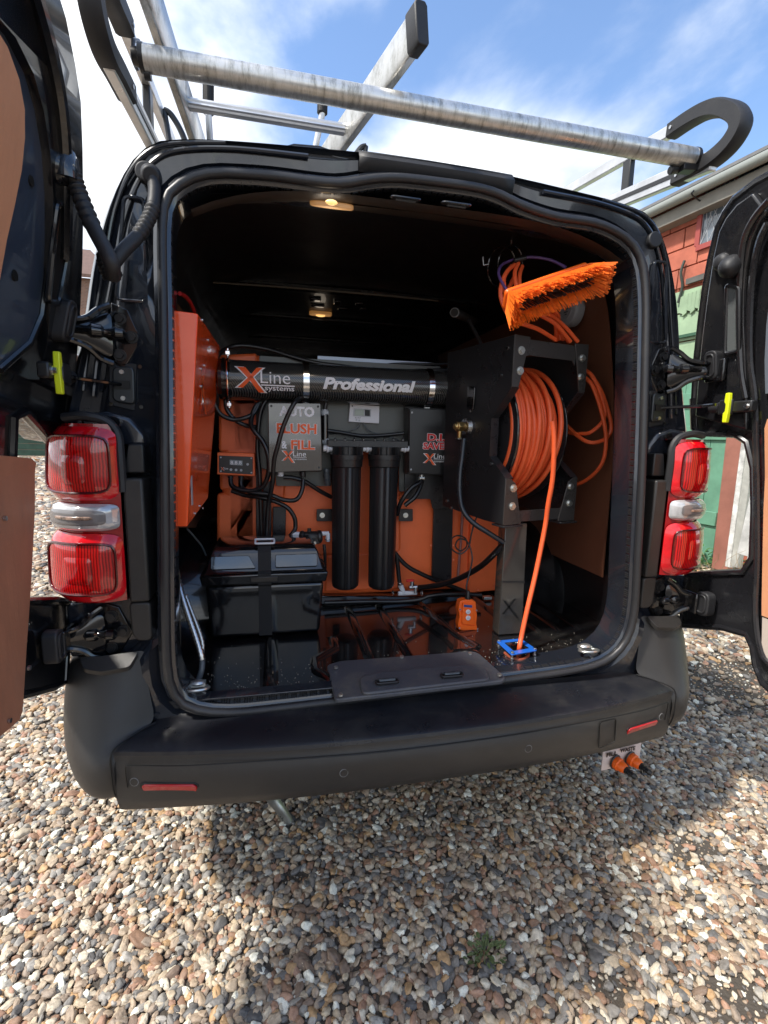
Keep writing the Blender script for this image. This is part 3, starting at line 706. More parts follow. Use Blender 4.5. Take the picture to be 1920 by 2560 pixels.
def squ(s, t0, t1, z0, z1, o, bulge, nm, m, par, n=14, e=5, recess=0, smooth=True):
    rows = []
    for j in range(n+1):
        r = []
        for i in range(n+1):
            u, v_ = -1+2*i/n, -1+2*j/n
            mxx = max(abs(u), abs(v_)); ln = (abs(u)**e+abs(v_)**e)**(1/e) if mxx else 1; k = mxx/ln if mxx else 1
            uu, vv = u*k, v_*k; h = (1-mxx**6)
            t = (t0+t1)/2+(t1-t0)/2*uu; z = (z0+z1)/2+(z1-z0)/2*vv
            r.append(tls(s, t, z, o+bulge*h if not recess else o-recess*(1-mxx**8)))
        rows.append(r)
    b = B(); grid(b, rows); return b.build(nm, m, par, smooth=smooth, autos=False)
for s in (-1, 1):
    side = 'left' if s < 0 else 'right'
    # base pod of the lamp
    rows = [[tls(s, i/12, z, -.010) for i in range(13)] for z in (.852, .86, 1.0, 1.1, 1.22, 1.246)]
    rows = [[Vector((p.x, .12, p.z)) for p in rows[0]]]+rows+[[Vector((p.x, .12, p.z-.01)) for p in rows[-1]]]
    b = B(); grid(b, rows); tl = b.build('tail_light', lensd, van, smooth=True)
    squ(s, .0, .99, .856, 1.010, -.006, .016, 'lens', rim_r, tl, e=6)
    squ(s, .10, .80, .878, .990, .011, .004, 'reflector_bowl', lens_r, tl, e=7)
    squ(s, .30, .58, .902, .962, .0155, .003, 'bulb_window', lens_r, tl, n=8, e=6)
    squ(s, .0, .97, 1.082, 1.240, -.006, .016, 'lens', rim_r, tl, e=6)
    squ(s, .10, .80, 1.102, 1.220, .011, .004, 'reflector_bowl', lens_r, tl, e=7)
    squ(s, .30, .60, 1.120, 1.180, .0155, .003, 'bulb_window', lens_r, tl, n=8, e=6)
    squ(s, .03, .86, 1.016, 1.076, -.004, .014, 'reversing_lens', clear, tl, e=6)
    squ(s, .16, .76, 1.030, 1.064, .0105, .003, 'reversing_bowl', mat('grey_bowl_'+side, (.16, .15, .15), .15, coat=1), tl, n=10, e=5)
    squ(s, .26, .66, 1.043, 1.051, .0140, .002, 'filament_slot', mat('amber_slot_'+side, (.30, .20, .15), .2, coat=1, var=.8, vscale=60), tl, n=10, e=5)
    for z0, z1 in ((.878, .990), (1.102, 1.220)):
        loop = []
        for k in range(48):
            an = 2*math.pi*k/48; cu, su = math.cos(an), math.sin(an); ln = (abs(cu)**6+abs(su)**6)**(1/6)
            loop.append(tls(s, .45+.355*cu/ln, (z0+z1)/2+(z1-z0)/2*1.02*su/ln, .0125))
        B().tube(loop, .0030, 6, 1, True).build('bowl_rim', bowl_rim_m, tl, smooth=True)
    # dark trim pillar inboard of the lamp
    tp_ = [(.668, 1.115), (.692, 1.125), (.706, 1.14), (.712, 1.20), (.712, .845), (.667, .845)]
    B().prism([(s*x, .006, z) for x, z in ((.669, 1.13), (.711, 1.13), (.711, .845), (.668, .845))], (0, .09, 0)).build('pillar_trim', bump_m, van, bev=.006, seg=3)
    B().prism(rpoly([(s*x, .022, z) for x, z in ((.668, 1.205), (.70, 1.205), (.712, 1.14), (.668, 1.14))], .006, 3), (0, .08, 0)).build('trim_cap', blk, van, bev=.004)
    ar = [(.712, .010, 1.10), (.712, .008, 1.18), (.716, .012, 1.225), (.735, .010, 1.252), (.775, .006, 1.262), (.82, .018, 1.258)]
    B().tube([(s*x, y, z) for x, y, z in ar], .010, 8, 4).build('lamp_gasket', rub, van, smooth=True)
    b = B(); rr_ = [(.668, 1.225), (.70, 1.262), (.745, 1.275), (.80, 1.268), (.80, 1.20), (.668, 1.20)]
    B().prism([(s*x, .05, z) for x, z in rr_], (0, .07, 0)).build('lamp_bracket', paint, van, bev=.008)
    B().cyl((s*.728, .048, 1.252), (s*.728, .040, 1.252), .011, 16).build('fixing_bolt', blkg, van)
    # lower dark panel under the lamp
    B().prism(rpoly([(s*x, .055, z) for x, z in ((.682, .845), (.80, .845), (.86, .83), (.86, .70), (.69, .70), (.682, .74))], .01, 3), (0, .07, 0)).build('pillar_panel', paint, van, bev=.006)
    B().prism(rpoly([(s*x, .012, z) for x, z in ((.668, .842), (.715, .842), (.712, .765), (.700, .748), (.668, .748))], .012, 4), (0, .08, 0)).build('pillar_trim', bump_m, van, bev=.005, seg=3)
    # recessed pressing high on the pillar
    B().tube(rpoly([(s*x, .086, z) for x, z in ((.655, 1.735), (.695, 1.735), (.722, 1.52), (.662, 1.52))], .012, 4), .004, 6, 1, True).build('pressing_edge', paint, van, smooth=True)
    B().prism(rpoly([(s*x, .083, z) for x, z in ((.72, 1.495), (.735, 1.495), (.735, 1.45), (.728, 1.42), (.721, 1.45))], .004, 3), (0, .006, 0)).build('dimple', paint, van, bev=.002)
    B().cyl((s*.650, .100, 1.79), (s*.650, .083, 1.79), .021, 24).build('pillar_plug', rub, van, bev=.003)
    # hinges
    for zc in (1.44, .76):
        hg = B(); dx, hy_ = (0, 0) if zc > 1 else (.045, -.038)
        pl = [(.735+dx, zc+.075), (.70+dx, zc+.062), (.683+dx, zc+.02), (.672+dx, zc), (.690+dx, zc-.03), (.715+dx, zc-.07), (.735+dx, zc-.062)]
        hg.prism([(s*x, .086+hy_, z) for x, z in pl], (0, .010, 0))
        hinge = hg.build('hinge', blkg, van, bev=.003)
        arm = [(.735+dx, .078, zc+.066), (.755+dx, .066, zc+.052), (.775+dx, .05, zc+.030), (.80+dx, .034, zc+.022), (.825+dx, .028, zc+.022)]
        B().tube([(s*x, y+hy_*max(0, min(1, y/.07)), z) for x, y, z in arm], .007, 8, 5).build('hinge_arm', blkg, hinge, smooth=True)
        arm = [(.735+dx, .078, zc-.058), (.755+dx, .066, zc-.050), (.775+dx, .05, zc-.030), (.80+dx, .034, zc-.020), (.825+dx, .028, zc-.018)]
        B().tube([(s*x, y+hy_*max(0, min(1, y/.07)), z) for x, y, z in arm], .007, 8, 5).build('hinge_arm', blkg, hinge, smooth=True)
        web = [[(.728+dx, .080, zc+.060), (.755+dx, .070, zc+.046), (.78+dx, .052, zc+.024), (.825+dx, .030, zc+.018)], [(.728+dx, .074, zc), (.755+dx, .056, zc), (.78+dx, .045, zc), (.825+dx, .024, zc)], [(.728+dx, .080, zc-.052), (.755+dx, .070, zc-.044), (.78+dx, .052, zc-.024), (.825+dx, .030, zc-.016)]]
        b = B(); grid(b, [[Vector((s*x, y+hy_*max(0, min(1, y/.07)), z)) for x, y, z in r] for r in web]); b.build('hinge_web', blkg, hinge, smooth=True, sub=2, solid=.004, autos=False)
        b = B(); b.rev((s*(.70+dx), .060+hy_, zc+.004), (s*(.80+dx), .034, zc+.004), [(0, .004), (.06, .012), (.2, .014), (.28, .009), (.40, .008), (.45, .014), (.62, .015), (.7, .009), (1, .009)], 16); b.build('hinge_pin', blkg, hinge, smooth=True)
        b = B(); b.obox((s*(.838+dx*.2), .02, zc), (.012, 0, 0), (0, .06, 0), (0, 0, .062)); b.build('hinge_leaf', blkg, hinge, bev=.004)
        for x, z in ((.718+dx, zc+.040), (.695+dx, zc+.002), (.722+dx, zc-.038)):
            B().hexbolt((s*x, .086+hy_, z), (0, -1, 0), .0095).build('hinge_bolt', blk, hinge)
    # check strap plate
    pl = rpoly([(s*x, .086, z) for x, z in ((.672, 1.385), (.745, 1.385), (.752, 1.29), (.68, 1.275))], .014, 4)
    B().prism(pl, (0, .006, 0)).build('strap_gasket', rub, van, bev=.002)
    pl = rpoly([(s*x, .079, z) for x, z in ((.692, 1.378), (.738, 1.376), (.742, 1.298), (.694, 1.292))], .014, 5)
    st = B().prism(pl, (0, .008, 0)).build('strap_plate', mat('grey_zinc_'+side, (.05, .055, .06), .3, metal=.6), van, bev=.004, seg=3)
    B().box(min(s*.702, s*.734), max(s*.702, s*.734), .0745, .079, 1.327, 1.345).build('strap_slot', blkp, st)
    for z in (1.364, 1.306): B().cyl((s*.718, .079, z), (s*.718, .074, z), .005, 12).build('strap_rivet', steel, st)
    for x, z in ((.68, 1.378), (.742, 1.38), (.682, 1.288), (.745, 1.292)): B().cyl((s*x, .087, z), (s*x, .080, z), .0045, 12).build('strap_screw', blkg, st)
    B().tube([(s*.716, .082, 1.336), (s*.75, .05, 1.338), (s*.79, .01, 1.340), (s*.80, -.03, 1.342)], .0045, 6, 3).build('check_strap', blkg, van, smooth=True)

# ---- rear doors, opened to a right angle
XI = [(1.15, .842), (1.35, .812), (1.45, .785), (1.60, .755), (1.70, .735), (1.80, .712), (1.90, .690)]
XIr = [(1.15, .865), (1.35, .850), (1.45, .835), (1.60, .810), (1.70, .790), (1.80, .765), (1.90, .74)]
def xi(s, z, d=0): return s*(lerp(XI if s < 0 else XIr, z)+d)
def D(s, px, py, d=0):
    z = 1.2
    for _ in range(12): p = P(px, py, X=xi(s, z, d)); z = .5*z+.5*p.z
    return P(px, py, X=xi(s, z, d))
def dsheet(name, s, yz, d, th, m, parent, bev=0, holes=None, smooth=False, cuts=(.7, .85, 1.0, 1.15, 1.3, 1.42, 1.54, 1.66, 1.76, 1.84)):
    bm = bmesh.new(); vs_ = [bm.verts.new((0, y, z)) for y, z in yz]; bm.faces.new(vs_)
    for z in cuts: bmesh.ops.bisect_plane(bm, geom=bm.verts[:]+bm.edges[:]+bm.faces[:], plane_co=(0, 0, z), plane_no=(0, 0, 1))
    r = bmesh.ops.extrude_face_region(bm, geom=bm.faces[:]); nv = {e for e in r['geom'] if isinstance(e, bmesh.types.BMVert)}
    for v in bm.verts: v.co.x = xi(s, v.co.z, d+(th if v in nv else 0))
    bmesh.ops.recalc_face_normals(bm, faces=bm.faces); me = bpy.data.meshes.new(name); bm.to_mesh(me); bm.free()
    o = link(name, me, m, parent)
    if bev:
        for p in me.polygons: p.use_smooth = True
        q = o.modifiers.new('b', 'BEVEL'); q.width = bev; q.segments = 3; q.limit_method = 'ANGLE'; q.angle_limit = math.radians(50); mark_sharp(me, 38)
    return o
def round2(pts, r, n=4): return [(p.y, p.z) for p in rpoly([(0, y, z) for y, z in pts], r, n)]
def yz(s, pts, d=0): return [(lambda p: (p.y, p.z))(D(s, *q, d)) for q in pts]
def dtube(name, s, yzs, d, r, m, parent, closed=True, sm=1):
    return B().tube([Vector((xi(s, z, d), y, z)) for y, z in yzs], r, 8, sm, closed).build(name, m, parent, smooth=True)
def door(s):
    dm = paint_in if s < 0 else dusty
    if s < 0:
        edge = yz(s, [(150, -60), (170, 40), (184, 130), (193, 210), (197, 300), (199, 420), (199, 540), (196, 640), (190, 735)])
        notch = yz(s, [(180, 860), (168, 955), (140, 950), (90, 890), (66, 905), (62, 1000), (58, 1150), (58, 1270), (64, 1297), (150, 1294), (175, 1300)])
        low = yz(s, [(178, 1380), (173, 1470), (150, 1482), (90, 1498), (45, 1508)])
    else:
        edge = yz(s, [(1612, 388), (1565, 425), (1545, 455), (1530, 486), (1514, 556), (1502, 622), (1493, 697), (1484, 779)])
        notch = yz(s, [(1480, 860), (1482, 925), (1500, 936), (1570, 938), (1596, 955), (1609, 1010), (1611, 1100), (1607, 1205), (1588, 1236), (1500, 1240), (1466, 1243)])
        low = yz(s, [(1455, 1300), (1455, 1352), (1540, 1357), (1592, 1372), (1606, 1400), (1612, 1440), (1628, 1480), (1650, 1498)])
    topy = -.34
    zt = edge[0][1]
    pts = [(-.655, 1.815), (-.60, 1.868), (-.45, max(zt, 1.875)+.004), (topy, max(zt, 1.87)+.002)]+edge+notch+low+[(-.42, .560), (-.60, .560), (-.655, .60)]
    shell = dsheet('rear_door', s, pts, .030, .050, dm, van, bev=.008)
    # raised rim all round the inner face
    rim = [p for p in pts]
    dtube('door_rim', s, rim, .034, .010, dm, shell)
    # inner frame of the door: a broad raised band with a recessed centre
    if s < 0:
        eo = yz(s, [(100, -90), (140, 40), (160, 140), (172, 220), (176, 320), (178, 440), (176, 560), (170, 700), (160, 800), (158, 860)], .012)
        ei = yz(s, [(82, 820), (100, 740), (108, 640), (112, 520), (112, 420), (106, 330), (92, 240), (70, 160), (30, 80), (-40, 0)], .012)
        band = eo+ei
        dsheet('inner_frame', s, band, .010, .022, dm, shell, bev=.010)
        dtube('frame_bead', s, yz(s, [(60, -60), (95, 60), (118, 160), (131, 240), (138, 330), (141, 440), (140, 560)], .006), .006, .012, dm, shell, closed=False, sm=4)
        e = yz(s, [(0, -30), (45, 60), (78, 150), (96, 240), (105, 330), (107, 430), (106, 520), (102, 600), (92, 680), (66, 742), (0, 800)], .02); dsheet('window_blank_panel', s, e+[(-.60, e[-1][1]-.04), (-.60, e[0][1]-.02)], .0235, .004, mat('black_paint_sky_tint', (.035, .050, .078), .30, coat=.6), shell, bev=.002)  # black panel with the blue of the reflected sky painted into its colour
        dtube('pressing_edge', s, e, .022, .007, dm, shell, closed=False)
        sl = round2(yz(s, [(124, 440), (145, 440), (143, 560), (125, 655), (103, 650), (112, 560)], .008), .012, 4)
        dtube('recess_rim', s, sl, .008, .0055, dm, shell); dsheet('recess', s, sl, .009, .004, blkp, shell)
        wp = [(8, 55), (38, 105), (62, 175), (73, 240), (73, 300), (66, 370), (50, 450), (34, 520), (20, 600), (2, 690)]
        e = yz(s, wp, .004); dsheet('upper_trim_board', s, e+[(-.62, e[-1][1]-.03), (-.62, 1.80), (e[0][0]-.05, 1.82)], .016, .005, ply_o, shell)
        e = yz(s, [(6, 984), (70, 990), (81, 1000), (78, 1100), (70, 1260), (60, 1400), (52, 1535), (45, 1555), (2, 1592)], .0)
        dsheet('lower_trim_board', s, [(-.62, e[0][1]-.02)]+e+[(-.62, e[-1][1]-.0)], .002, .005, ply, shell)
        for q in ((62, 1443), (20, 1557), (10, 1120)):
            c = D(s, *q); c.x = xi(s, c.z, .001); B().cyl(c, c+Vector((.004, 0, 0)), .0045, 12).build('screw', steel, shell)
        for q in ((67, 390), (32, 595)):
            c = D(s, *q, .0232); B().cyl(c-Vector((.004, 0, 0)), c+Vector((.0012, 0, 0)), .009, 16).build('drain_hole', blkp, shell)
        pads = [(140, 694, .040, .020), (118, 1396, .036, .018)]
        cap = (132, 365)
        lk, yc = (118, 805), (134, 806)
    else:
        eo = yz(s, [(1625, 415), (1590, 440), (1566, 470), (1551, 500), (1538, 560), (1526, 640), (1516, 720), (1507, 800), (1500, 900)], .012)
        ei = yz(s, [(1612, 930), (1612, 860), (1610, 780), (1606, 700), (1606, 640), (1610, 580), (1622, 520), (1640, 480), (1655, 455)], .012)
        dsheet('inner_frame', s, eo+ei, .012, .020, dm, shell, bev=.010)
        dtube('frame_bead', s, yz(s, [(1655, 430), (1622, 470), (1600, 520), (1592, 600), (1590, 700), (1594, 800), (1604, 860)], .0), .010, .008, dm, shell, closed=False, sm=4)
        dtube('frame_bead', s, yz(s, [(1650, 480), (1632, 520), (1618, 590), (1612, 680), (1612, 780), (1622, 860), (1626, 1000), (1628, 1200), (1624, 1330), (1636, 1410), (1659, 1440)], .0), .012, .008, dm, shell, closed=False, sm=4)
        sl = round2(yz(s, [(1571, 615), (1598, 620), (1598, 758), (1568, 765)], .008), .010, 4)
        dtube('recess_rim', s, sl, .006, .0055, dm, shell); dsheet('recess', s, sl, .006, .004, mat('grey_damping_pad', (.10, .11, .11), .7, bump=.6, bscale=300), shell)
        gp = [(1571, 452), (1596, 442), (1605, 470), (1588, 500), (1576, 540), (1571, 500)]
        e = yz(s, [(1658, 640), (1650, 700), (1646, 780), (1648, 850)], .01)
        dsheet('window_panel', s, e+[(-.60, e[-1][1]), (-.60, e[0][1])], .018, .003, bluewh, shell)  # black panel; the pale blue-grey tone paints the sky reflected in it
        e = yz(s, [(1652, 905), (1646, 925), (1644, 1100), (1640, 1300), (1640, 1330)], .004)
        dsheet('lower_trim_board', s, [(-.60, e[0][1])]+e+[(-.60, e[-1][1])], .012, .005, ply_o, shell)
        e = yz(s, [(1640, 1334), (1638, 1420), (1650, 1440)], .004)
        dsheet('sunlit_board_end', s, [(-.60, e[0][1])]+e+[(-.60, e[-1][1])], .014, .004, mat('painted_sunlight', (.50, .42, .36), .6), shell)  # bottom of the board whitened by sun, painted as a pale sheet
        pads = [(1541, 790, .040, .020), (1522, 1304, .036, .022)]
        cap = (1561, 566)
        lk, yc = (1590, 879), (1567, 881)
        c = D(s, 1581, 580, .0)
        b = B(); b.rev(c+Vector((.014, .012, .010)), c+Vector((-.030, -.012, -.006)), [(0, .030), (.35, .029), (.7, .023), (.9, .014), (1, .003)], 20); b.build('buffer_dome', rub, shell, smooth=True)
    c = D(s, *cap, .012); kk = .8 if s > 0 else 1
    b = B()
    b.rev(c+Vector((-s*-.006, 0, 0)), c+Vector((-s*.018, 0, 0)), [(0, .030*kk), (.5, .028*kk), (.85, .022*kk), (1, .012*kk)], 20)
    b.build('buffer', rub if s > 0 else blkg, shell, smooth=True)
    for px, py, hh, ww in pads:
        c = D(s, px, py, .0)
        ov = round2([(c.y-ww, c.z-hh), (c.y+ww, c.z-hh), (c.y+ww, c.z+hh), (c.y-ww, c.z+hh)], ww*.95, 6)
        dsheet('oval_plug', s, ov, -.012, .030, rub, shell, bev=.004, cuts=())
        iv = [((y-c.y)*.6+c.y, (z-c.z)*.72+c.z) for y, z in ov]
        dtube('plug_ridge', s, iv, -.013, .003, rub, shell)
    # tail light shaped raised edge round the notch
    dtube('notch_rim', s, notch, .028, .009, dm, shell, closed=False)
    # check strap box and yellow release clip
    c = D(s, *lk, -.006)
    b = B(); b.obox(c, (.022, 0, 0), (0, .105, 0), (0, 0, .030)); b.obox(c+Vector((-s*.010, .02, 0)), (.012, 0, 0), (0, .04, 0), (0, 0, .042)); bx = b.build('check_box', blk, shell, bev=.004)
    B().cyl(c+Vector((0, .045, 0)), c+Vector((-s*.0, .075, 0)), .014, 14).build('check_boot', rub, bx, smooth=True)
    B().hexbolt(c+Vector((-s*.011, -.042, 0)), (-s, 0, 0), .006).build('check_bolt', steel, bx)
    c = D(s, *yc, -.030)
    b = B(); X = -s
    b.prism(rpoly([c+Vector((0, a, z)) for a, z in ((-.006, .040), (.006, .040), (.007, .014), (.002, .010), (.002, -.010), (.007, -.014), (.006, -.040), (-.006, -.040), (-.008, -.012), (-.008, .012))], .003, 3), (s*.012, 0, 0))
    b.build('release_clip', yellow, bx, bev=.002)
    # outer skin furniture (seen only from elsewhere)
    b = B(); b.box(min(s*.935, s*.925), max(s*.935, s*.925), -.60, -.50, 1.0, 1.03); b.build('door_handle', blk, shell, bev=.004)
    return shell
DL = door(-1); DR = door(1)
# hinge-side leaf plates on the doors
# cable conduits between body and left door
cb = [P(160, 350, X=-.735), P(166, 385, X=-.73), P(176, 425, X=-.72), P(196, 480, X=-.70), P(222, 535, X=-.68)]
def ribbed(pts, r, name, lab, a, b_, parent):
    pts = spline([Vector(p) for p in pts], 14)
    def rf(t, i): return (1.12 if i % 4 < 2 else .86) if a < t < b_ else .98
    B().tube(pts, r, 12, 1, radf=rf).build(name, rub, parent, smooth=True, autos=False)
w1 = [P(150, 345, X=-.735), P(160, 385, X=-.73), P(176, 430, X=-.72), P(200, 488, X=-.70), P(232, 548, X=-.672), P(242, 572, X=-.665), P(245, 598, X=-.67)]
ribbed(w1, .0135, 'cable_conduit', '', .12, .50, van)
w2 = [P(328, 378, Y=.075), P(334, 410, Y=.066), P(330, 450, Y=.052), P(316, 482, Y=.035), P(296, 512, Y=.015), P(268, 540, Y=-.005), P(248, 565, Y=-.015)]
ribbed(w2, .0135, 'cable_conduit', '', .32, .66, van)
w3 = [P(232, 560, Y=-.015), P(236, 585, Y=-.02), P(248, 598, Y=-.02), P(254, 588, Y=-.018), P(250, 568, Y=-.016)]
ribbed([P(228, 550, Y=-.018), P(234, 575, Y=-.02), P(244, 598, Y=-.02)], .0175, 'cable_elbow', '', .2, 1.1, van)
B().cyl(P(326, 378, Y=.092), P(326, 378, Y=.060), .022, 20, .017).build('conduit_boot', rub, van, smooth=True, bev=.003)
B().tube([P(140, 335, X=-.742), P(142, 360, X=-.738), P(144, 385, X=-.738)], .018, 12, 4).build('conduit_boot', paint, van, smooth=True)

# brown lining boards, wheel arches, tie-down rings
def quadX(name, X, pts, th, m, par): return B().prism([P(*q, X=X) for q in pts], (th, 0, 0)).build(name, m, par)
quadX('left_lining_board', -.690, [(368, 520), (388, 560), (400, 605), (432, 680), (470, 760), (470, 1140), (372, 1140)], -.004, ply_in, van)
brd = B(); rows_ = []
for y_ in (.30, 1.9): rows_.append([Vector(q) for q in ((.757, y_, .755 if y_ < 1 else .80), (.752, y_, 1.15), (.728, y_, 1.40), (.700, y_, 1.56), (.680, y_, 1.65), (.645, y_, 1.755))])
rows_.insert(1, [a_*.625+b__*.375 for a_, b__ in zip(*rows_)]); rows_[1][0].z = .76
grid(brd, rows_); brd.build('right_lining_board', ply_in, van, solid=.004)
ap = B(); rows = []
for i in range(13):
    an = math.pi*i/12; rows.append([Vector((x, .98-.42*math.cos(an)*k, .58+.30*math.sin(an)*k)) for x, k in ((.775, 1.05), (.70, 1.0), (.60, .96), (.585, .90), (.585, 0))])
grid(ap, rows); ap.build('wheel_arch', paint_in, van, smooth=True)
ap = B(); grid(ap, [[Vector((-p.x, p.y, p.z)) for p in r] for r in rows]); ap.build('wheel_arch', paint_in, van, smooth=True)
quadX('left_jamb', -.640, [(371, 1180), (384, 1240), (387, 1492), (371, 1462)], .006, mat('jamb_gold_reflection', (.16, .13, .09), .3, metal=.4, dust=.3), van)  # gold-brown reflection on the metal jamb painted into its colour
quadX('right_jamb', .640, [(1340, 1180), (1350, 1180), (1356, 1340), (1338, 1405), (1322, 1408), (1330, 1300)], .012, mat('bare_dusty_metal', (.12, .12, .11), .3, metal=.5, dust=.5), van)
jm = B(); rows = []
for i, p in enumerate(S0):
    if p.x < -.55 and .64 < p.z < 1.5: rows.append(p)
for (cx_, cy_), tilt in (((425, 1487), 0), ((1272, 1405), 1)):
    c = P(cx_, cy_, Z=.600+.020*tilt)
    tr_ = B(); tr_.torus(c, (0, .25, 1), .022, .0042, 28, 8); tr_.obox(c+Vector((0, .020, .002)), (.03, 0, 0), (0, .018, 0), (0, 0, .010))
    rg = tr_.build('tie_down_ring', zinc, van, smooth=True)
    for v in rg.data.vertices: v.co.x = c.x+(v.co.x-c.x)*1.25
    B().ball(c+Vector((0, .018, .006)), .016, 12, 6, (1.2, .8, .45)).build('ring_stud', zinc, rg, smooth=True)
# wheels
def wheel(x, y):
    s = 1 if x > 0 else -1; w0, w1 = x-s*.11, x+s*.10
    b = B(); b.rev((w0, y, .335), (w1, y, .335), [(0, .20), (0, .30), (.12, .330), (.3, .335), (.7, .335), (.88, .330), (1, .30), (1, .215), (.9, .205)], 40, False)
    t = b.build('wheel', rub, van, smooth=True)
    b = B(); b.rev((w0, y, .335), (w1, y, .335), [(.1, .21), (.6, .20), (.85, .17), (.8, .06), (.95, .05), (.96, 0.001)], 32); b.build('rim', mat('rim_grey%d%d' % (s, y), (.2, .2, .21), .4, metal=.6), t, smooth=True)
for x in (-.80, .80):
    for y in (.98, 3.75): wheel(x, y)
B().box(-.70, .70, .25, 3.9, .40, .50).build('underbody', blk, van)

# ================================================================== ROOF RACK AND LADDER
rack = thing('roof_rack', 'aluminium roof rack with black rubber end loops and rear roller bar', 'roof rack', (0, 1.0, 1.9))
a, b_ = P(308, 125, Y=.12), P(1498, 342, Y=.12)
B().cyl(a, b_, .0255, 32).build('roller_bar', alu_w, rack, smooth=True)
dv = (b_-a).normalized()
for c, k in ((a, -1), (b_, 1)):
    b = B(); b.rev(c-dv*.004*k, c+dv*k*.020, [(0, .0265), (.4, .0265), (.5, .018), (1, .016)], 20); b.build('roller_bearing', blk, rack, smooth=True)
def rail(s, X):
    """upper and lower bars joined by a rubber covered loop at the back"""
    if s > 0:
        lo0, lo1 = P(1545, 345, X=X), P(1322, 440, X=X); up0, up1 = P(1470, 272, X=X), P(1225, 414, X=X)
        zl, zu = lo0.z, up0.z
    else:
        lo0, lo1 = Vector((X, .10, 2.01)), Vector((X, .514, 2.05)); up0, up1 = Vector((X, .20, 2.165)), Vector((X, .81, 2.215))
    ld = (lo1-lo0).normalized(); ud = (up1-up0).normalized()
    L1 = lo0+ld*2.6; U1 = up0+ud*2.5
    ld_, ud_ = ld, ud
    b = B(); b.obox((lo0+L1)/2, (.024, 0, 0), ld*(L1-lo0).length, Vector((0, -ld.z, ld.y))*.052); r = b.build('lower_bar', alu, rack, bev=.003)
    b = B(); b.obox((lo0+L1)/2-Vector((s*.0125, 0, 0)), (.004, 0, 0), ld*(L1-lo0).length, Vector((0, -ld.z, ld.y))*.012); b.build('bar_groove', blk, r)
    b = B(); b.obox((up0+U1)/2, (.024, 0, 0), ud*(U1-up0).length, Vector((0, -ud.z, ud.y))*.034); b.build('upper_bar', alu, rack, bev=.003)
    # rubber loop
    c0 = up0-ud*.0; pts = [up0+ud*.05, up0, up0-ud*.05+Vector((0, 0, -.004)), Vector((X, up0.y-.125, up0.z-.016)), Vector((X, up0.y-.185, (up0.z+lo0.z)/2+.015)), Vector((X, lo0.y-.085, lo0.z+.03)), lo0-ld*.03+Vector((0, 0, .000)), lo0+ld*.06, lo0+ld*.14]
    if s > 0:
        pts = [P(q[0], q[1], X=X) for q in ((1452, 284), (1490, 258), (1528, 238), (1560, 233), (1590, 244), (1600, 268), (1585, 300), (1560, 328), (1528, 352), (1490, 372), (1462, 386))]
    sp = spline(pts, 6); b = B(); v = []; f = []
    for i, p in enumerate(sp):
        a_ = sp[max(i-1, 0)]; c_ = sp[min(i+1, len(sp)-1)]; t = (c_-a_).normalized(); nr = Vector((0, -t.z, t.y))
        w_, h_ = .021, .021
        for x_, z_ in ((-w_, -h_*.8), (-w_*.6, -h_), (w_*.6, -h_), (w_, -h_*.8), (w_, h_*.8), (w_*.6, h_), (-w_*.6, h_), (-w_, h_*.8)): v.append(p+Vector((x_, 0, 0))+nr*z_)
    for i in range(len(sp)-1):
        for k in range(8): f.append((i*8+k, i*8+(k+1) % 8, (i+1)*8+(k+1) % 8, (i+1)*8+k))
    f += [list(range(8)), list(range(len(v)-8, len(v)))]
    b.add(v, f); lp_ = b.build('rubber_loop', rub, rack, smooth=True)
    m_ = len(sp)//2
    for k in ():
        p = sp[m_+k]; q = (up0+lo0)/2+Vector((0, .0, 0)); d = (q-p).normalized()
        B().obox(p+d*.030, (.034, 0, 0), d*.03, d.cross(Vector((1, 0, 0)))*.006).build('loop_web', rub, lp_, bev=.001)
    for p in (sp[2], sp[-4]):
        B().cyl(p+Vector((-s*.019, 0, 0)), p+Vector((-s*.024, 0, 0)), .005, 12).build('loop_screw', steel, lp_)
    for k in (.36, 1.3, 2.2):
        p = lo0+ld*k; q = Vector((X, p.y+.0, 0)); tt = (p.y-up0.y)/ud.y; q = up0+ud*tt
        B().obox((p+q)/2, (.020, 0, 0), (0, .038, 0), q-p).build('rail_upright', blk, rack, bev=.003)
    for k in (.45, 1.9):
        p = lo0+ld*k; B().box(X-.02, X+.02, p.y-.02, p.y+.02, 1.84, p.z-.02).build('roof_foot', blk, rack, bev=.004)
    return lo0, up0, ld, ud
rail(1, .80)
loL, upL, dl_, du_ = rail(-1, -.715)
for k in (.55, 1.3, 2.1):
    p = loL+dl_*k; b = B(); b.cyl((-.70, p.y, p.z-.0), (.79, p.y, p.z-.0), .014, 14); b.build('crossbar', alu, rack, smooth=True)
# bracket of the roller at the left end
B().tube(rpoly([P(288, 86, X=-.690), P(300, 88, X=-.690), P(303, 128, X=-.690), P(296, 150, X=-.690), P(286, 125, X=-.690)], .006, 3), .0045, 8, 1, True).build('roller_bracket', blk, rack, smooth=True)
B().cyl(P(312, 160, Y=.13), P(326, 162, Y=.13), .011, 14).build('bracket_knob', blk, rack, smooth=True)
b = B(); c = P(1484, 362, Y=.12); b.obox(c+Vector((-.0, 0, -.004)), (.045, 0, .004), (0, .03, 0), (0, 0, .016)); b.cyl(P(1447, 368, Y=.13), P(1462, 366, Y=.13), .011, 14); b.build('roller_bracket', blk, rack, bev=.002)
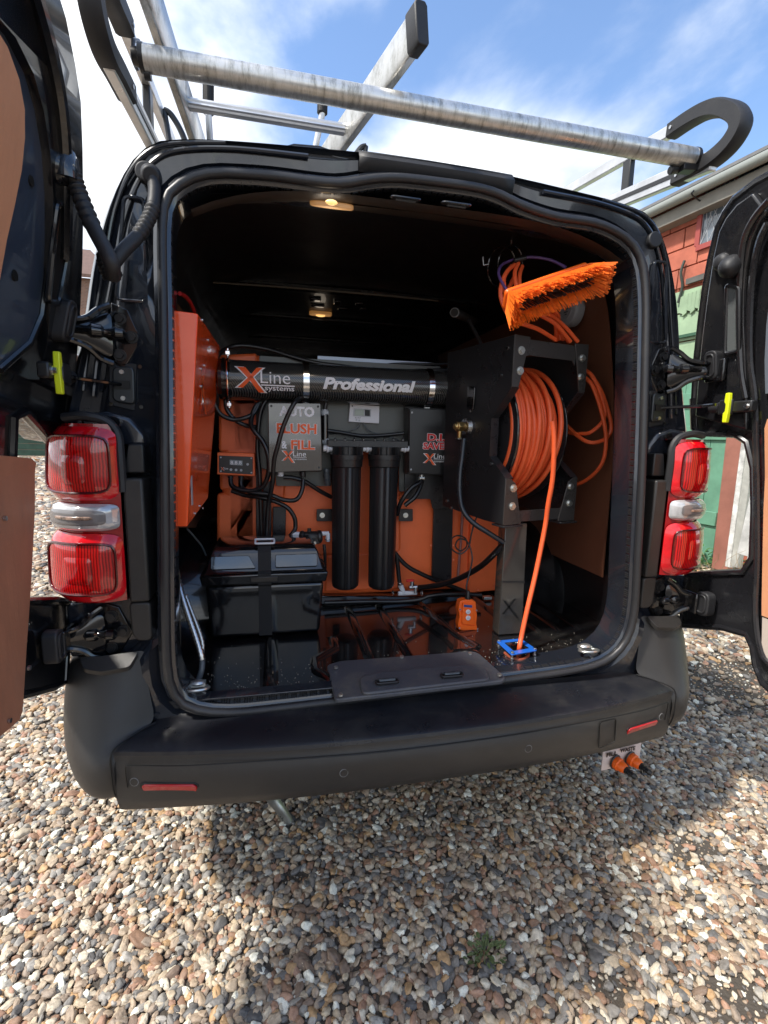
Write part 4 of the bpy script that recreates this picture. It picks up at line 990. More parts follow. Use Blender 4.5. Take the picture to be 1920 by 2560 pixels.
# ladder
lad = thing('ladder', 'scratched aluminium ladder with rubber end caps strapped on the roof rack', 'ladder', (-.35, .1, 2.09))
LZ = 2.092
R0, R1 = P(908, 92, Z=LZ), P(722, 345, Z=LZ); L0_, L1_ = P(310, -10, Z=LZ), P(418, 305, Z=LZ)
rd = (R1-R0).normalized(); ldv = (L1_-L0_).normalized()
def stile(p0, d, L, tilt):
    up = Vector((tilt, 0, 1)).normalized(); sd = d.cross(up).normalized(); c = []
    for a_, u_ in ((-.013, 0), (-.009, -.008), (.009, -.008), (.013, 0), (.013, .062), (.009, .070), (-.009, .070), (-.013, .062)): c.append(p0+sd*a_+up*u_)
    return B().prism(c, d*L), up, sd
b, upv, sdv = stile(R0, rd, 2.4, -.10); b.build('stile', alu_w, lad, bev=.002)
c = []
for a_, u_ in ((-.016, -.004), (-.011, -.012), (.011, -.012), (.016, -.004), (.016, .066), (.011, .074), (-.011, .074), (-.016, .066)): c.append(R0-rd*.012+sdv*a_+upv*u_)
B().prism(c, rd*.045).build('end_cap', rub, lad, bev=.003)
b, upl, sdl = stile(L0_-ldv*.06, ldv, 2.4, .10); b.build('stile', alu_w, lad, bev=.002)
for k in range(7):
    y = .405+.27*k; pr = R0+rd*((y-R0.y)/rd.y)+upv*.025; plx = L0_+ldv*((y-L0_.y)/ldv.y)+upl*.025
    ax = (pr-plx).normalized(); b = B(); n = 10; v = []
    for e in (plx, pr):
        for i in range(20):
            an = 2*math.pi*i/20; r_ = .0155 if i % 2 else .0135; v.append(e+Vector((0, math.cos(an)*r_, math.sin(an)*r_)))
    b.add(v, [(i, (i+1) % 20, 20+(i+1) % 20, 20+i) for i in range(20)]); b.build('rung', alu, lad)
# clamps holding the ladder
def clampset(x, y, flip):
    t = thing('ladder_clamp', ('black curved ladder clamp with yellow knob, left of the ladder' if flip < 0 else 'black curved ladder clamp with yellow knob, right of the ladder'), 'clamp', (x, y, 2.03), 'ladder clamps on the roof rack')
    pts = [Vector((x+flip*a_, y, 2.0+z_)) for a_, z_ in ((.05, .0), (.05, .07), (.03, .14), (-.0, .19), (-.02, .20))]
    B().tube(pts, .009, 8, 5).build('clamp_arm', blk, t, smooth=True)
    B().tube([Vector((x+flip*a_, y, 2.0+z_)) for a_, z_ in ((-.02, .20), (-.01, .12), (-.005, .04), (0, 0))], .008, 8, 5).build('clamp_arm', blk, t, smooth=True)
    B().cyl((x+flip*.02, y-.01, 2.03), (x+flip*.02, y-.01, 2.075), .012, 10, .009).build('clamp_knob', amber, t, bev=.002)
    B().box(x-.06, x+.06, y-.02, y+.02, 1.985, 2.005).build('clamp_base', blk, t, bev=.003)
clampset(P(372, 290, Y=.60).x, .60, 1); clampset(P(778, 320, Y=.62).x, .62, -1)
for px, nm in ((450, 'left'), (698, 'right')):
    t = thing('ladder_hook', 'upright bar with ribbed black grip behind the roller bar, %s one' % nm, 'clamp bar', P(px, 300, Y=.52), 'upright grip bars between the ladder stiles')
    q0, q1, q2 = P(px, 178, Y=.52), P(px+(0 if px < 500 else -2), 246, Y=.52), P(px+4 if px < 500 else px-20, 305 if px < 500 else 335, Y=.54)
    v_ = [q0+(q1-q0)*i/40 for i in range(41)]
    B().tube(v_, .0155, 12, 1, radf=lambda t_, i: 1.06 if i % 2 else .88).build('ribbed_grip', rub, t, smooth=True, autos=False)
    B().cyl(q1-(q2-q1)*.1, q2, .0095, 12).build('bar', alu, t, smooth=True)

# ================================================================== EQUIPMENT
TY = .685
tank = thing('water_tank', 'orange moulded plastic water tank strapped upright across the van', 'water tank', (0, .9, .58))
def tz(pts, y=TY): return [P(*q, Y=y) for q in pts]
body = B().prism([(-.575, TY, .60), (-.575, TY, 1.500), (-.44, TY, 1.512), (-.10, TY, 1.500), (.50, TY, 1.49), (.50, TY, .60)], (0, .42, 0)).build('tank_body', tankm, tank, bev=.03, seg=4)
# raised panels of the moulding
for q in ([(468, 1066), (553, 1066), (553, 1195), (468, 1195)], [(472, 766), (556, 762), (556, 975), (472, 978)], [(474, 975), (553, 975), (553, 1060), (474, 1060)]):
    B().prism(rpoly(tz(q), .015, 4), (0, .05, 0)).build('moulded_panel', tankm, body, bev=.012, seg=3)
for q, yy in (([(612, 1040), (722, 1040), (722, 1200), (605, 1200)], TY-.006), ([(862, 1050), (942, 1050), (936, 1270), (700, 1280), (706, 1200), (862, 1190)], TY-.006)):
    B().prism(rpoly(tz(q, yy), .012, 4), (0, .05, 0)).build('moulded_panel', tankm, body, bev=.010, seg=3)
B().prism(rpoly(tz([(1018, 1108), (1082, 1128), (1080, 1275), (1012, 1282), (1014, 1200)], TY-.03), .012, 4), (0, .06, 0)).build('moulded_panel', tankm, body, bev=.012, seg=3)
B().prism(rpoly(tz([(977, 1096), (1016, 1106), (1010, 1282), (972, 1262)], TY-.012), .01, 4), (0, .06, 0)).build('moulded_panel', tankm, body, bev=.008, seg=3)
B().cyl(P(575, 778, Y=TY-.01), P(575, 778, Y=TY-.03), .014, 10).build('tank_plug', greyp, body, bev=.003)
for px, py in ((931, 1178), (979, 1178), (979, 1209), (1066, 1265), (1033, 1275)): B().cyl(P(px, py, Y=TY-.034), P(px, py, Y=TY-.040), .004, 8).build('dimple', tankm, body)
fr_ = thing('tank_frame', 'black steel frame posts bolted in front of the orange tank', 'frame', (0, TY, .6))
for q in ([(553, 870), (566, 870), (566, 1200), (553, 1200)], [(568, 1040), (586, 1040), (586, 1200), (568, 1200)], [(938, 1070), (979, 1082), (975, 1262), (933, 1252)], [(716, 985), (735, 985), (735, 1260), (720, 1260)], [(590, 1095), (618, 1095), (616, 1200), (588, 1200)]):
    B().prism(tz(q, TY-.035), (0, .012, 0)).build('frame_post', powder, fr_, bev=.002)
B().prism(tz([(465, 1282), (720, 1288), (1075, 1288), (1075, 1302), (465, 1302)], TY-.045), (0, .04, 0)).build('base_rail', blkg, fr_, bev=.004)
B().prism(tz([(686, 768), (950, 784), (950, 802), (684, 792)], TY-.030), (0, .008, 0)).build('top_rail', bluewh, fr_, bev=.001)
for q in ([(684, 1100), (722, 1100), (722, 1126), (684, 1126)], [(862, 1100), (892, 1100), (892, 1126), (862, 1126)]):
    lug = B().prism(rpoly(tz(q, TY-.038), .004, 3), (0, .006, 0)).build('fixing_lug', powder, fr_, bev=.001)
    c = P(*( (696, 1113) if q[0][0] < 700 else (876, 1113)), Y=TY-.038); B().hexbolt(c, (0, -1, 0), .007).build('lug_bolt', zinc, lug)
bpl = thing('mounting_plate', 'dark grey backing plate that carries the filters and control boxes', 'mounting plate', (0, TY-.04, 1.2))
B().prism(rpoly(tz([(560, 768), (952, 792), (952, 1062), (862, 1062), (862, 965), (716, 965), (716, 1050), (597, 1050), (594, 1020), (560, 1010)], TY-.045), .006, 3), (0, .006, 0)).build('plate', mat('grey_plate', (.075, .078, .072), .38, metal=.3, bump=.1, bscale=300), bpl, bev=.001)
B().prism(rpoly(tz([(874, 860), (975, 860), (975, 1100), (935, 1100), (930, 1078), (874, 1078)], TY-.052), .006, 3), (0, .006, 0)).build('side_plate', powder, bpl, bev=.001)

# --- carbon wrapped cylinder
CY = .600; CR = .0655
dic = thing('resin_cylinder', 'long carbon-look cylinder with printed lettering, clamped level above the boxes', 'cylinder', (0, CY, 1.40))
c0, c1 = P(492, 820, Y=CY), P(960, 841, Y=CY); cdv = (c1-c0).normalized(); c2 = c0+cdv*1.20
B().cyl(c0, c2, CR, 48).build('cylinder_body', carbon, dic, smooth=True)
b = B(); b.rev(c0-cdv*.030, c0+cdv*.012, [(0, CR*.90), (.1, CR*1.0), (.35, CR*1.03), (.36, CR*1.08), (.6, CR*1.08), (.62, CR*1.03), (1, CR*1.03)], 40); b.build('end_cap', blkg, dic, smooth=True)
cyu = Vector((0, 0, 1)); cyu = (cyu-cdv*cyu.dot(cdv)).normalized(); cyf = cdv.cross(cyu)  # cyf points into the van or out of it
if cyf.y > 0: cyf = -cyf
def axp(px):  # distance along the cylinder for a photo column
    p = P(px, 820, Y=CY-CR); return (p.x-c0.x)/cdv.x
def cwrap(px, ang0):
    base = c0+cdv*axp(px)
    def w(a_, b__, d=.0012):
        an = ang0+b__/CR; return base+cdv*a_+(cyf*math.cos(an)+cyu*math.sin(an))*(CR+d)
    return w
sc_ = lambda px0, px1: axp(px1)-axp(px0)
AL = -.05
W_ = cwrap(542, AL); logo_x((0, 0, 0), (1, 0, 0), (0, 1, 0), sc_(513, 572), .082, dic, wrap=W_)
W_ = cwrap(595, AL+.16); text('lettering', 'Line', (0, 0, 0), (1, 0, 0), (0, 1, 0), sc_(564, 628), .040, whitep, dic, bold=-.004, wrap=W_)
W_ = cwrap(600, AL-.24)
ul = B(); ul.add([W_(a_, b__) for a_, b__ in ((-sc_(564, 600), -.0018), (sc_(600, 637), -.0018), (sc_(600, 636), .0022), (-sc_(564, 600), .0022))], [(0, 1, 2, 3)]); ul.build('underline', whitep, dic)
W_ = cwrap(604, AL-.43); text('lettering', 'systems', (0, 0, 0), (1, 0, 0), (0, 1, 0), sc_(572, 636), .020, whitep, dic, bold=.012, wrap=W_)
W_ = cwrap(800, AL); text('lettering', 'Professional', (0, 0, 0), (1, 0, 0), (0, 1, 0), sc_(700, 900), .040, whitep, dic, bold=.045, shear=.22, wrap=W_)
for px in (662, 934):
    c = c0+cdv*axp(px); b = B()
    pts = [c+(cyf*math.cos(an)+cyu*math.sin(an))*(CR+.004) for an in [math.radians(k) for k in range(115, -86, -10)]]
    v = []; f = []
    for p in pts: v += [p-cdv*.010, p-cdv*.010+(p-c).normalized()*.003, p+cdv*.010+(p-c).normalized()*.003, p+cdv*.010]
    for i in range(len(pts)-1): f += [(i*4+k, i*4+(k+1) % 4, i*4+4+(k+1) % 4, i*4+4+k) for k in range(4)]
    b.add(v, f); cl_ = b.build('pipe_clamp', chrome, dic, smooth=True)
    q = c-cyu*(CR+.012)+cyf*.015; b = B(); b.obox(q, (.022, 0, 0), (0, .006, 0), (0, 0, .030)); b.build('clamp_foot', zinc, cl_, bev=.002)
    B().hexbolt(q+Vector((0, -.004, -.004)), (0, -1, 0), .0045).build('clamp_bolt', steel, cl_)
c = c0+cdv*.004; B().torus(c, cdv, CR*1.07+.004, .0035, 48, 8).build('cap_ring', chrome, dic, smooth=True)
for u in (1, -1):
    q = c+cyu*u*(CR+.018)+cyf*.02; b = B(); b.obox(q, (.016, 0, 0), (0, .016, 0), (0, 0, .014)); b.cyl(q+Vector((0, 0, -.012)), q+Vector((0, 0, .016)), .005, 10); b.build('ring_latch', chrome, dic, bev=.002)
for py, n_ in ((809, 1), (831, 2)):
    a_ = P(480, py, Y=CY-.02); e = P(459, py, Y=CY-.02); B().cyl(a_, e, .009, 12, .007).build('hose_barb', white, dic, smooth=True)
    q = P(455, 799 if n_ == 1 else 840, Y=CY-.02); b = B(); b.cyl(q, e+Vector((.004, 0, 0)), .006, 10); b.ball(q, .008, 10, 6); b.build('barb_clip', steel, dic, smooth=True)

# --- flush control box
def face(pts, y, w, name, m, par, r=.004, bev=.002):
    return B().prism(rpoly([P(*q, Y=y) for q in pts], r, 4), (0, w, 0)).build(name, m, par, bev=bev)
fb = thing('flush_control_box', 'grey glossy box lettered AUTO FLUSH & FILL, mounted under the cylinder', 'control box', P(636, 1020, Y=.55))
FY = .545
face([(579, 874), (692, 874), (694, 1019), (582, 1019)], FY+.012, .06, 'box_body', blk, fb)
lid = face([(579, 870), (693, 871), (696, 1017), (581, 1021)], FY, .012, 'box_lid', mirror_lid, fb, .006)
for q in ((586, 877), (687, 878), (689, 1010), (588, 1013)): B().cyl(P(*q, Y=FY), P(*q, Y=FY-.002), .004, 10).build('lid_screw', blk, lid)
def txt(s, x0, x1, y0, y1, y, m, par, bold=.03, sx=0, outline=None):
    c = P((x0+x1)/2, (y0+y1)/2, Y=y); w_ = (P(x1, (y0+y1)/2, Y=y)-P(x0, (y0+y1)/2, Y=y)); h_ = (P((x0+x1)/2, y0, Y=y)-P((x0+x1)/2, y1, Y=y)).length
    rt_ = Vector((w_.x, 0, 0))
    if outline: text('lettering', s, c, rt_, (0, 0, 1), w_.length*1.03, h_*1.08, outline, par, bold+.035, sx, depth=.0008)
    return text('lettering', s, c, rt_, (0, 0, 1), w_.length, h_, m, par, bold, sx, depth=.0016)
txt('AUTO', 603, 679, 878, 900, FY, whitep, fb, .045)
txt('FLUSH', 598, 684, 915, 937, FY, orp, fb, .03, outline=whitep)
txt('&', 608, 620, 952, 969, FY, whitep, fb, .03)
txt('FILL', 629, 680, 951, 971, FY, orp, fb, .03, outline=whitep)
def minilogo(x0, y0, x1, y1, tx, y, par):
    c = P((x0+x1)/2, (y0+y1)/2, Y=y); logo_x(c, (1, 0, 0), (0, 0, 1), (P(x1, y0, Y=y)-P(x0, y0, Y=y)).x, (P(x0, y0, Y=y)-P(x0, y1, Y=y)).z, par)
    txt('Line', tx[0], tx[1], tx[2], tx[3], y, whitep, par, 0)
    a_, e = P(tx[0], tx[3]+2.2, Y=y-.001), P(tx[1]+1, tx[3]+2.4, Y=y-.001); B().obox((a_+e)/2, (e-a_), (0, .0006, 0), (0, 0, .0012)).build('underline', whitep, par)
    txt('systems', tx[0], tx[1]+1, tx[3]+4.5, tx[3]+8.5, y, whitep, par, 0)
minilogo(611, 974, 635, 999, (633, 661, 975, 986), FY, fb)
for q in ((606, 1029), (654, 1030)):
    b = B(); p = P(*q, Y=FY+.03); b.cyl(p, p+Vector((0, 0, .02)), .011, 14); b.build('gland', white if q[0] < 640 else blk, fb, bev=.002)
b = B(); b.cyl(P(702, 895, Y=.60), P(702, 950, Y=.60), .012, 16); b.build('side_pipe', blkg, fb, smooth=True)
for q in ((701, 892), (706, 966), (703, 954)):
    p = P(*q, Y=.60); b = B(); b.cyl(p-Vector((.012, 0, 0)), p+Vector((.014, 0, 0)), .009, 12); b.cyl(p-Vector((0, 0, .01)), p+Vector((0, 0, .012)), .012, 12); b.build('elbow_fitting', greyp, fb, bev=.002)
p = P(705, 1012, Y=.60); b = B(); b.rev(p, P(708, 1048, Y=.60), [(0, .010), (.1, .013), (.3, .011), (.32, .014), (.5, .012), (.52, .015), (.7, .012), (.72, .014), (1, .009)], 14); b.build('inline_valve', hose_g, fb, smooth=True)

# --- second box
ds = thing('saver_box', 'black box lettered D.I. SAVER, half hidden behind the hose reel', 'control box', P(930, 1020, Y=.58))
SY = .560
face([(882, 880), (985, 884), (985, 1030), (880, 1024)], SY+.012, .06, 'box_body', blk, ds)
lid = face([(885, 882), (985, 886), (985, 1028), (883, 1022)], SY, .012, 'box_lid', mat('dark_lid', (.006, .006, .007), .3), ds, .006)
for q in ((890, 891), (888, 1014)): B().cyl(P(*q, Y=SY), P(*q, Y=SY-.002), .0035, 10).build('lid_screw', greyp, lid)
txt('D.I.', 923, 961, 937, 953, SY, redp, ds, .04, outline=whitep)
txt('SAVER', 914, 972, 956, 971, SY, redp, ds, .04, outline=whitep)
minilogo(916, 980, 940, 1004, (937, 963, 980, 991), SY, ds)
p = P(905, 1033, Y=SY+.02); b = B(); b.cyl(p, p+Vector((.02, 0, 0)), .009, 12); b.cyl(p+Vector((.01, 0, 0)), p+Vector((.01, 0, .02)), .007, 10); b.build('gland', zinc, ds, bev=.001)

# --- meter
tm = thing('water_meter', 'small white water purity meter with grey screen above the filters', 'meter', P(786, 912, Y=.62))
MY = TY-.060
fc = face([(756, 872), (820, 877), (819, 915), (753, 911)], MY, .02, 'meter_case', white, tm, .002)
face([(764, 882), (802, 884), (801, 901), (763, 899)], MY-.001, .002, 'screen_frame', greyp, fc, .001, 0)
face([(767, 884), (786, 885), (786, 898), (766, 897)], MY-.0025, .002, 'screen', lcd, fc, .001, 0)
face([(788, 885), (799, 886), (799, 899), (788, 898)], MY-.0022, .002, 'screen_side', blkp, fc, .001, 0)
for q in ((770, 907), (776, 908)): B().cyl(P(*q, Y=MY), P(*q, Y=MY-.002), .0035, 12).build('meter_button', greyp, fc)
txt('IN  OUT', 767, 779, 901, 904, MY, blkp, tm, 0); 
B().cyl(P(761, 877, Y=MY), P(761, 877, Y=MY-.001), .003, 10).build('meter_mark', blkp, fc)

# --- pump controller
pc = thing('pump_controller', 'orange pump controller with digital display and three round buttons', 'controller', P(510, 1027, Y=.62))
KY = TY-.060
cc_ = face([(469, 977), (551, 979), (551, 1029), (469, 1025)], KY, .045, 'case', hdpe if 0 else tankm, pc, .004, .003)
fp = face([(473, 984), (546, 987), (546, 1025), (473, 1021)], KY-.003, .004, 'front_panel', blk, cc_, .003, .001)
dsp = face([(496, 993), (524, 995), (524, 1006), (496, 1004)], KY-.005, .003, 'display', led, fp, .001, 0)
txt('8.8.8', 498, 522, 995.5, 1003.5, KY-.0052, whitep, pc, .01)
for q, r_ in (((499, 1014.5), .0045), ((510, 1015.2), .0045), ((521, 1015.8), .0045), ((535, 1003), .0045)): B().cyl(P(*q, Y=KY-.003), P(*q, Y=KY-.0052), r_, 14).build('round_button', greyp, fp)
for q in ((477, 988), (543, 990), (543, 1021), (477, 1018)): B().cyl(P(*q, Y=KY-.003), P(*q, Y=KY-.0048), .003, 8).build('panel_screw', greyp, fp)
c = P(481, 1013, Y=KY-.003); logo_x(c, (1, 0, 0), (0, 0, 1), .010, .012, fp); txt('Line', 485, 493, 1010, 1014, KY-.003, whitep, pc, 0)
for px in (498, 521):
    p = P(px, 1028, Y=KY+.02); B().rev(p, p-Vector((0, 0, .028)), [(0, .010), (.25, .010), (.3, .0075), (.6, .0085), (1, .006)], 12).build('cable_gland', blk, pc, smooth=True)

# --- twin filter housings
flb = thing('filter_bracket', 'black bracket with white couplings holding the two filter housings', 'bracket', P(790, 955, Y=.6))
face([(708, 950), (882, 953), (882, 968), (708, 965)], .545, .10, 'bracket_plate', powder, flb, .003, .002)
for px in (724, 745, 765, 785, 810, 830, 850, 870):
    p = P(px, 951, Y=.545); B().hexbolt(p+Vector((0, 0, .0)), (0, -.6, .8), .0035).build('bracket_screw', steel, flb)
for px in (708, 793, 874):
    p = P(px, 969, Y=.56); b = B(); b.cyl(p-Vector((.016, 0, 0)), p+Vector((.016, 0, 0)), .011, 14); b.cyl(p-Vector((.004, 0, 0)), p+Vector((.004, 0, 0)), .015, 14); b.build('coupling', white, flb, bev=.002)
def filt(px, lab, first=None):
    t = thing('filter_housing', lab, 'water filter', P(px, 1272, Y=.56), 'filter housings')
    ct = P(px, 990, Y=.56); r = .051; ax = Vector((0, 0, 1)); zt = ct.z; zb = P(px, 1268, Y=.56).z
    b = B(); v = []; n = 72; zs = [(zb, .80), (zb+.006, .93), (zb+.02, .975), (zt-.02, 1.02), (zt-.018, 1.0)]
    for z, k in zs:
        for i in range(n):
            an = 2*math.pi*i/n; d = math.degrees(an) % 45; rb = r*k*.94+(.0028 if (d < 5 or 10 <= d < 15 or 20 <= d < 25) and (i//9) % 2 == 0 and z > zb+.001 else 0)
            v.append((ct.x+math.cos(an+math.radians(-98))*rb, ct.y+math.sin(an+math.radians(-98))*rb, z))
    f = [(j*n+i, j*n+(i+1) % n, (j+1)*n+(i+1) % n, (j+1)*n+i) for j in range(len(zs)-1) for i in range(n)]+[list(range(n-1, -1, -1))]
    b.add(v, f); b.build('sump', blk, t, smooth=True)
    b = B(); b.rev((ct.x, ct.y, zt-.030), (ct.x, ct.y, zt+.014), [(0, r*1.06), (.05, r*1.10), (.6, r*1.12), (.62, r*1.17), (.98, r*1.17), (1, r*1.1)], 48); b.build('collar', blk, t, smooth=True)
    b = B(); b.rev((ct.x, ct.y, zt+.014), (ct.x, ct.y, zt+.040), [(0, r*.8), (1, r*.8)], 24)
    b.build('filter_head', blk, t, smooth=True)
    for i in range(12):
        an = 2*math.pi*i/12; d = Vector((math.cos(an), math.sin(an), 0)); B().obox(Vector((ct.x, ct.y, zt+.027))+d*r*.95, d*.018, d.cross(ax)*.004, (0, 0, .028)).build('head_web', blk, t)
    return t
filt(749, 'left tall black ribbed water filter housing under the meter'); filt(830, 'right tall black ribbed water filter housing beside the orange tank')

# --- pump by the strap
pm = thing('diaphragm_pump', 'small black pump with white elbows between battery box and filter', 'pump', P(670, 1172, Y=.56))
p = P(671, 1160, Y=.56); b = B(); b.rev(p-Vector((.042, 0, 0)), p+Vector((.042, 0, 0)), [(0, .016), (.1, .024), (.2, .024), (.22, .020), (.5, .022), (.78, .020), (.8, .024), (.92, .024), (1, .016)], 20); b.box(p.x-.03, p.x+.03, p.y-.02, p.y+.02, p.z-.022, p.z+.012); b.build('pump_body', blk, pm, bev=.002)
for k in (-1, 1):
    q = p+Vector((k*.052, 0, .012)); b = B(); b.cyl(q-Vector((.014, 0, 0)), q+Vector((.014, 0, 0)), .008, 12); b.cyl(q+Vector((k*.010, 0, 0)), q+Vector((k*.010, 0, -.03)), .008, 12); b.build('elbow_fitting', white, pm, bev=.002)
    B().torus(q+Vector((k*.010, 0, -.022)), (0, 0, 1), .0095, .002, 16, 6).build('hose_clip', steel, pm, smooth=True)
B().cyl(p+Vector((.012, -.024, -.016)), p+Vector((.012, -.030, -.016)), .006, 12).build('pump_screw', steel, pm)
B().cyl(p+Vector((-.005, 0, .02)), p+Vector((-.005, 0, .032)), .007, 12).build('pump_cap', blk, pm)

# --- heater box on the left wall
hb = thing('heater_cabinet', 'orange-red sheet metal cabinet screwed to the left wall of the van', 'cabinet', (-.65, .35, .99))
f0 = [P(360, 665, Y=.09), P(428, 677, Y=.09), P(405, 1138, Y=.09), P(372, 1138, Y=.09)]
f0[0].x = -.66; f0[3].x = -.66
bk_ = [Vector((-.66, .62, 1.52)), Vector((f0[1].x-.006, .62, 1.52)), Vector((f0[2].x-.004, .50, 1.02)), Vector((-.66, .50, 1.02))]
b = B(); b.add(f0+bk_, [(0, 1, 2, 3), (4, 5, 6, 7), (0, 1, 5, 4), (3, 2, 6, 7), (1, 2, 6, 5), (0, 3, 7, 4)]); cab = b.build('cabinet_body', redm, hb, bev=.004, seg=3)
def cabp(px, py):
    n_ = (f0[2]-f0[1]).cross(bk_[1]-f0[1]).normalized(); return PP(px, py, f0[1], n_), n_
for q in ((436, 692), (441, 716) if 0 else (451, 752), (441, 790), (433, 797), (434, 835), (431, 1093), (421, 1109), (437, 1098), (449, 735)):
    c, n_ = cabp(*q); n_ = n_ if n_.x > 0 else -n_; B().cyl(c, c+n_*.003, .004, 10).build('cabinet_screw', steel, cab)
c, n_ = cabp(413, 1043); n_ = n_ if n_.x > 0 else -n_
B().obox(c+n_*.001, n_*.001, Vector((0, .020, 0)), Vector((0, 0, .11))).build('rating_label', greyp, cab)
c, n_ = cabp(436, 840); n_ = n_ if n_.x > 0 else -n_
logo_x(c+n_*.001, (0, 1, 0), (0, 0, 1), .10, .12, cab, light=orp)
b = B(); q = Vector((-.635, .16, 1.515)); b.rev(q, q+Vector((0, 0, .075)), [(0, .010), (.2, .010), (.25, .016), (.45, .016), (.5, .011), (.62, .011), (.66, .018), (.95, .017), (1, .012)], 16); b.build('hose_connector', blkg, hb, smooth=True)

# --- battery box
bb = thing('battery_box', 'black plastic battery box with lid held down by a webbing strap', 'battery box', (-.415, .45, .58))
BY = .365
def bq(l, y=BY): return [P(*q, Y=y) for q in l]
fr0 = bq([(452, 1386), (695, 1370), (697, 1262), (450, 1268)]); zb_, zt_ = .5905, fr0[2].z
x0, x1 = -.593, -.238
b = B(); bo = [Vector((x0+.006, BY+.006, zb_)), Vector((x1-.006, BY+.006, zb_)), Vector((x1-.006, BY+.21, zb_)), Vector((x0+.006, BY+.21, zb_))]; to = [Vector((x0-.004, BY-.006, .765)), Vector((x1+.006, BY-.006, .765)), Vector((x1+.006, BY+.225, .765)), Vector((x0-.004, BY+.225, .765))]
b.add(bo+to, [(0, 1, 2, 3), (4, 5, 6, 7), (0, 1, 5, 4), (1, 2, 6, 5), (2, 3, 7, 6), (3, 0, 4, 7)]); b.build('box_body', blkg, bb, bev=.012, seg=3)
b = B(); lv = []
for z, g, gy in ((.768, .012, .012), (.800, .018, .018), (.803, .010, .008), (.812, .002, 0), (.862, -.012, -.012), (.878, -.022, -.030), (.884, -.034, -.045)):
    lv += [(x0-g, BY-gy, z), (x1+g, BY-gy, z), (x1+g, BY+.22+gy, z), (x0-g, BY+.22+gy, z)]
b.add(lv, [(j*4+i, j*4+(i+1) % 4, j*4+4+(i+1) % 4, j*4+4+i) for j in range(6) for i in range(4)]+[(24, 25, 26, 27), (3, 2, 1, 0)]); ld2 = b.build('box_lid', blkg, bb, bev=.004, seg=3)
for xa, xb in ((x0+.015, -.445), (-.385, x1-.015)):
    B().prism(rpoly([(xa, BY-.0015, .818), (xb-(.0), BY-.0015, .818), (xb+(-.02 if xa < -.5 else 0), BY+.010, .856), (xa+(0 if xa < -.5 else -.0), BY+.010, .856)], .006, 3), (0, -.003, 0)).build('lid_recess', mirror_lid, ld2, bev=.0015)
b = B(); v = []
prf = [(BY+.12, .891), (BY+.04, .890), (BY+.016, .882), (BY+.002, .866), (BY-.010, .812), (BY-.024, .803), (BY-.022, .770), (BY-.012, .762), (BY-.004, .68), (BY+.001, .593)]
for y, z in prf: v += [(-.438, y, z), (-.398, y, z)]
b.add(v, [(2*i, 2*i+1, 2*i+3, 2*i+2) for i in range(len(prf)-1)]); b.build('strap', tank_strap, bb, solid=.003)
B().box(-.460, -.378, BY-.028, BY-.020, .778, .796).build('strap_guide', blk, bb, bev=.002)
B().tube(rpoly([(-.446, BY+.012, .893), (-.388, BY+.012, .893), (-.388, BY+.034, .902), (-.446, BY+.034, .902)], .003, 2), .0035, 6, 1, True).build('strap_buckle', white, bb, smooth=True)
rib_m = blkg

# --- hose reel, turned a little towards the left
ry = math.radians(13); RU = Vector((math.cos(ry), math.sin(ry), 0)); RVv = Vector((-math.sin(ry), math.cos(ry), 0)); RO = Vector((.303, .20, 0))
reel = thing('hose_reel', 'black framed hose reel wound with bright orange hose on the right', 'hose reel', (.40, .40, .96))
def rp3(u, v, z): return RO+RU*u+RVv*v+Vector((0, 0, z))
def RPf(px, py, v=0): return PP(px, py, RO+RVv*v, RVv)
def RPs(px, py, u=0): return PP(px, py, RO+RU*u, RU)
WID = .300
side_poly = lambda: [(0, 1.536), (0, 1.385), (.085, 1.30), (.085, 1.18), (0, 1.115), (0, .972), (.10, .972), (.345, .985), (.355, 1.535)]
for u in (0, WID-.004):
    B().prism([rp3(u, v, z) for v, z in side_poly()], RU*.004).build('side_plate', powder, reel, bev=.001)
# folded front flanges, plates and cross bars
for u, sg in ((0, 1), (WID, -1)):
    for zz in (1, 0):
        if zz: pl = [(0, 1.538), (.060, 1.536), (.052, 1.505), (.026, 1.388), (0, 1.388)]
        else: pl = [(0, .970), (.072, .972), (.040, 1.10), (.018, 1.116), (0, 1.116)]
        pt = B().prism([rp3(u+sg*a_, -.003, z) for a_, z in pl], RVv*.004).build('front_plate', powder_f, reel, bev=.001)
        for bz in ((1.494, 1.436) if zz else (1.086, 1.030)):
            B().hexbolt(rp3(u+sg*.026+(0 if zz else sg*.004), -.003, bz), -RVv, .0085).build('frame_bolt', zinc, pt)
    b = B()
    for (va, za), (vb, zb2) in (((0, 1.388), (.085, 1.30)), ((.085, 1.30), (.085, 1.18)), ((.085, 1.18), (0, 1.116))):
        b.add([rp3(u, va, za), rp3(u+sg*.030, va, za), rp3(u+sg*.030, vb, zb2), rp3(u, vb, zb2)], [(0, 1, 2, 3)])
    b.build('side_flange', powder, reel, solid=.003)
bar = [(.045, 1.530), (WID-.045, 1.530), (WID-.050, 1.470), (WID-.062, 1.484), (.062, 1.484), (.040, 1.478)]
B().prism([rp3(a_, .001, z) for a_, z in bar], RVv*.004).build('cross_bar', powder_f, reel, bev=.001)
bar = [(.060, .978), (WID-.060, .978), (WID-.050, 1.030), (WID-.062, 1.014), (.062, 1.014), (.052, 1.026)]
B().prism([rp3(a_, .001, z) for a_, z in bar], RVv*.004).build('cross_bar', powder_f, reel, bev=.001)
b = B(); b.obox(rp3(WID/2, .17, 1.535), RU*(WID), RVv*.03, (0, 0, .004)); b.build('top_tie', powder, reel)
for u in (.035, WID-.03):
    b = B(); b.obox(rp3(u, .02, .966), RU*.075, RVv*.06, (0, 0, .006)); b.build('frame_foot', powder, reel, bev=.001)
RC = rp3(0, .245, 1.252)
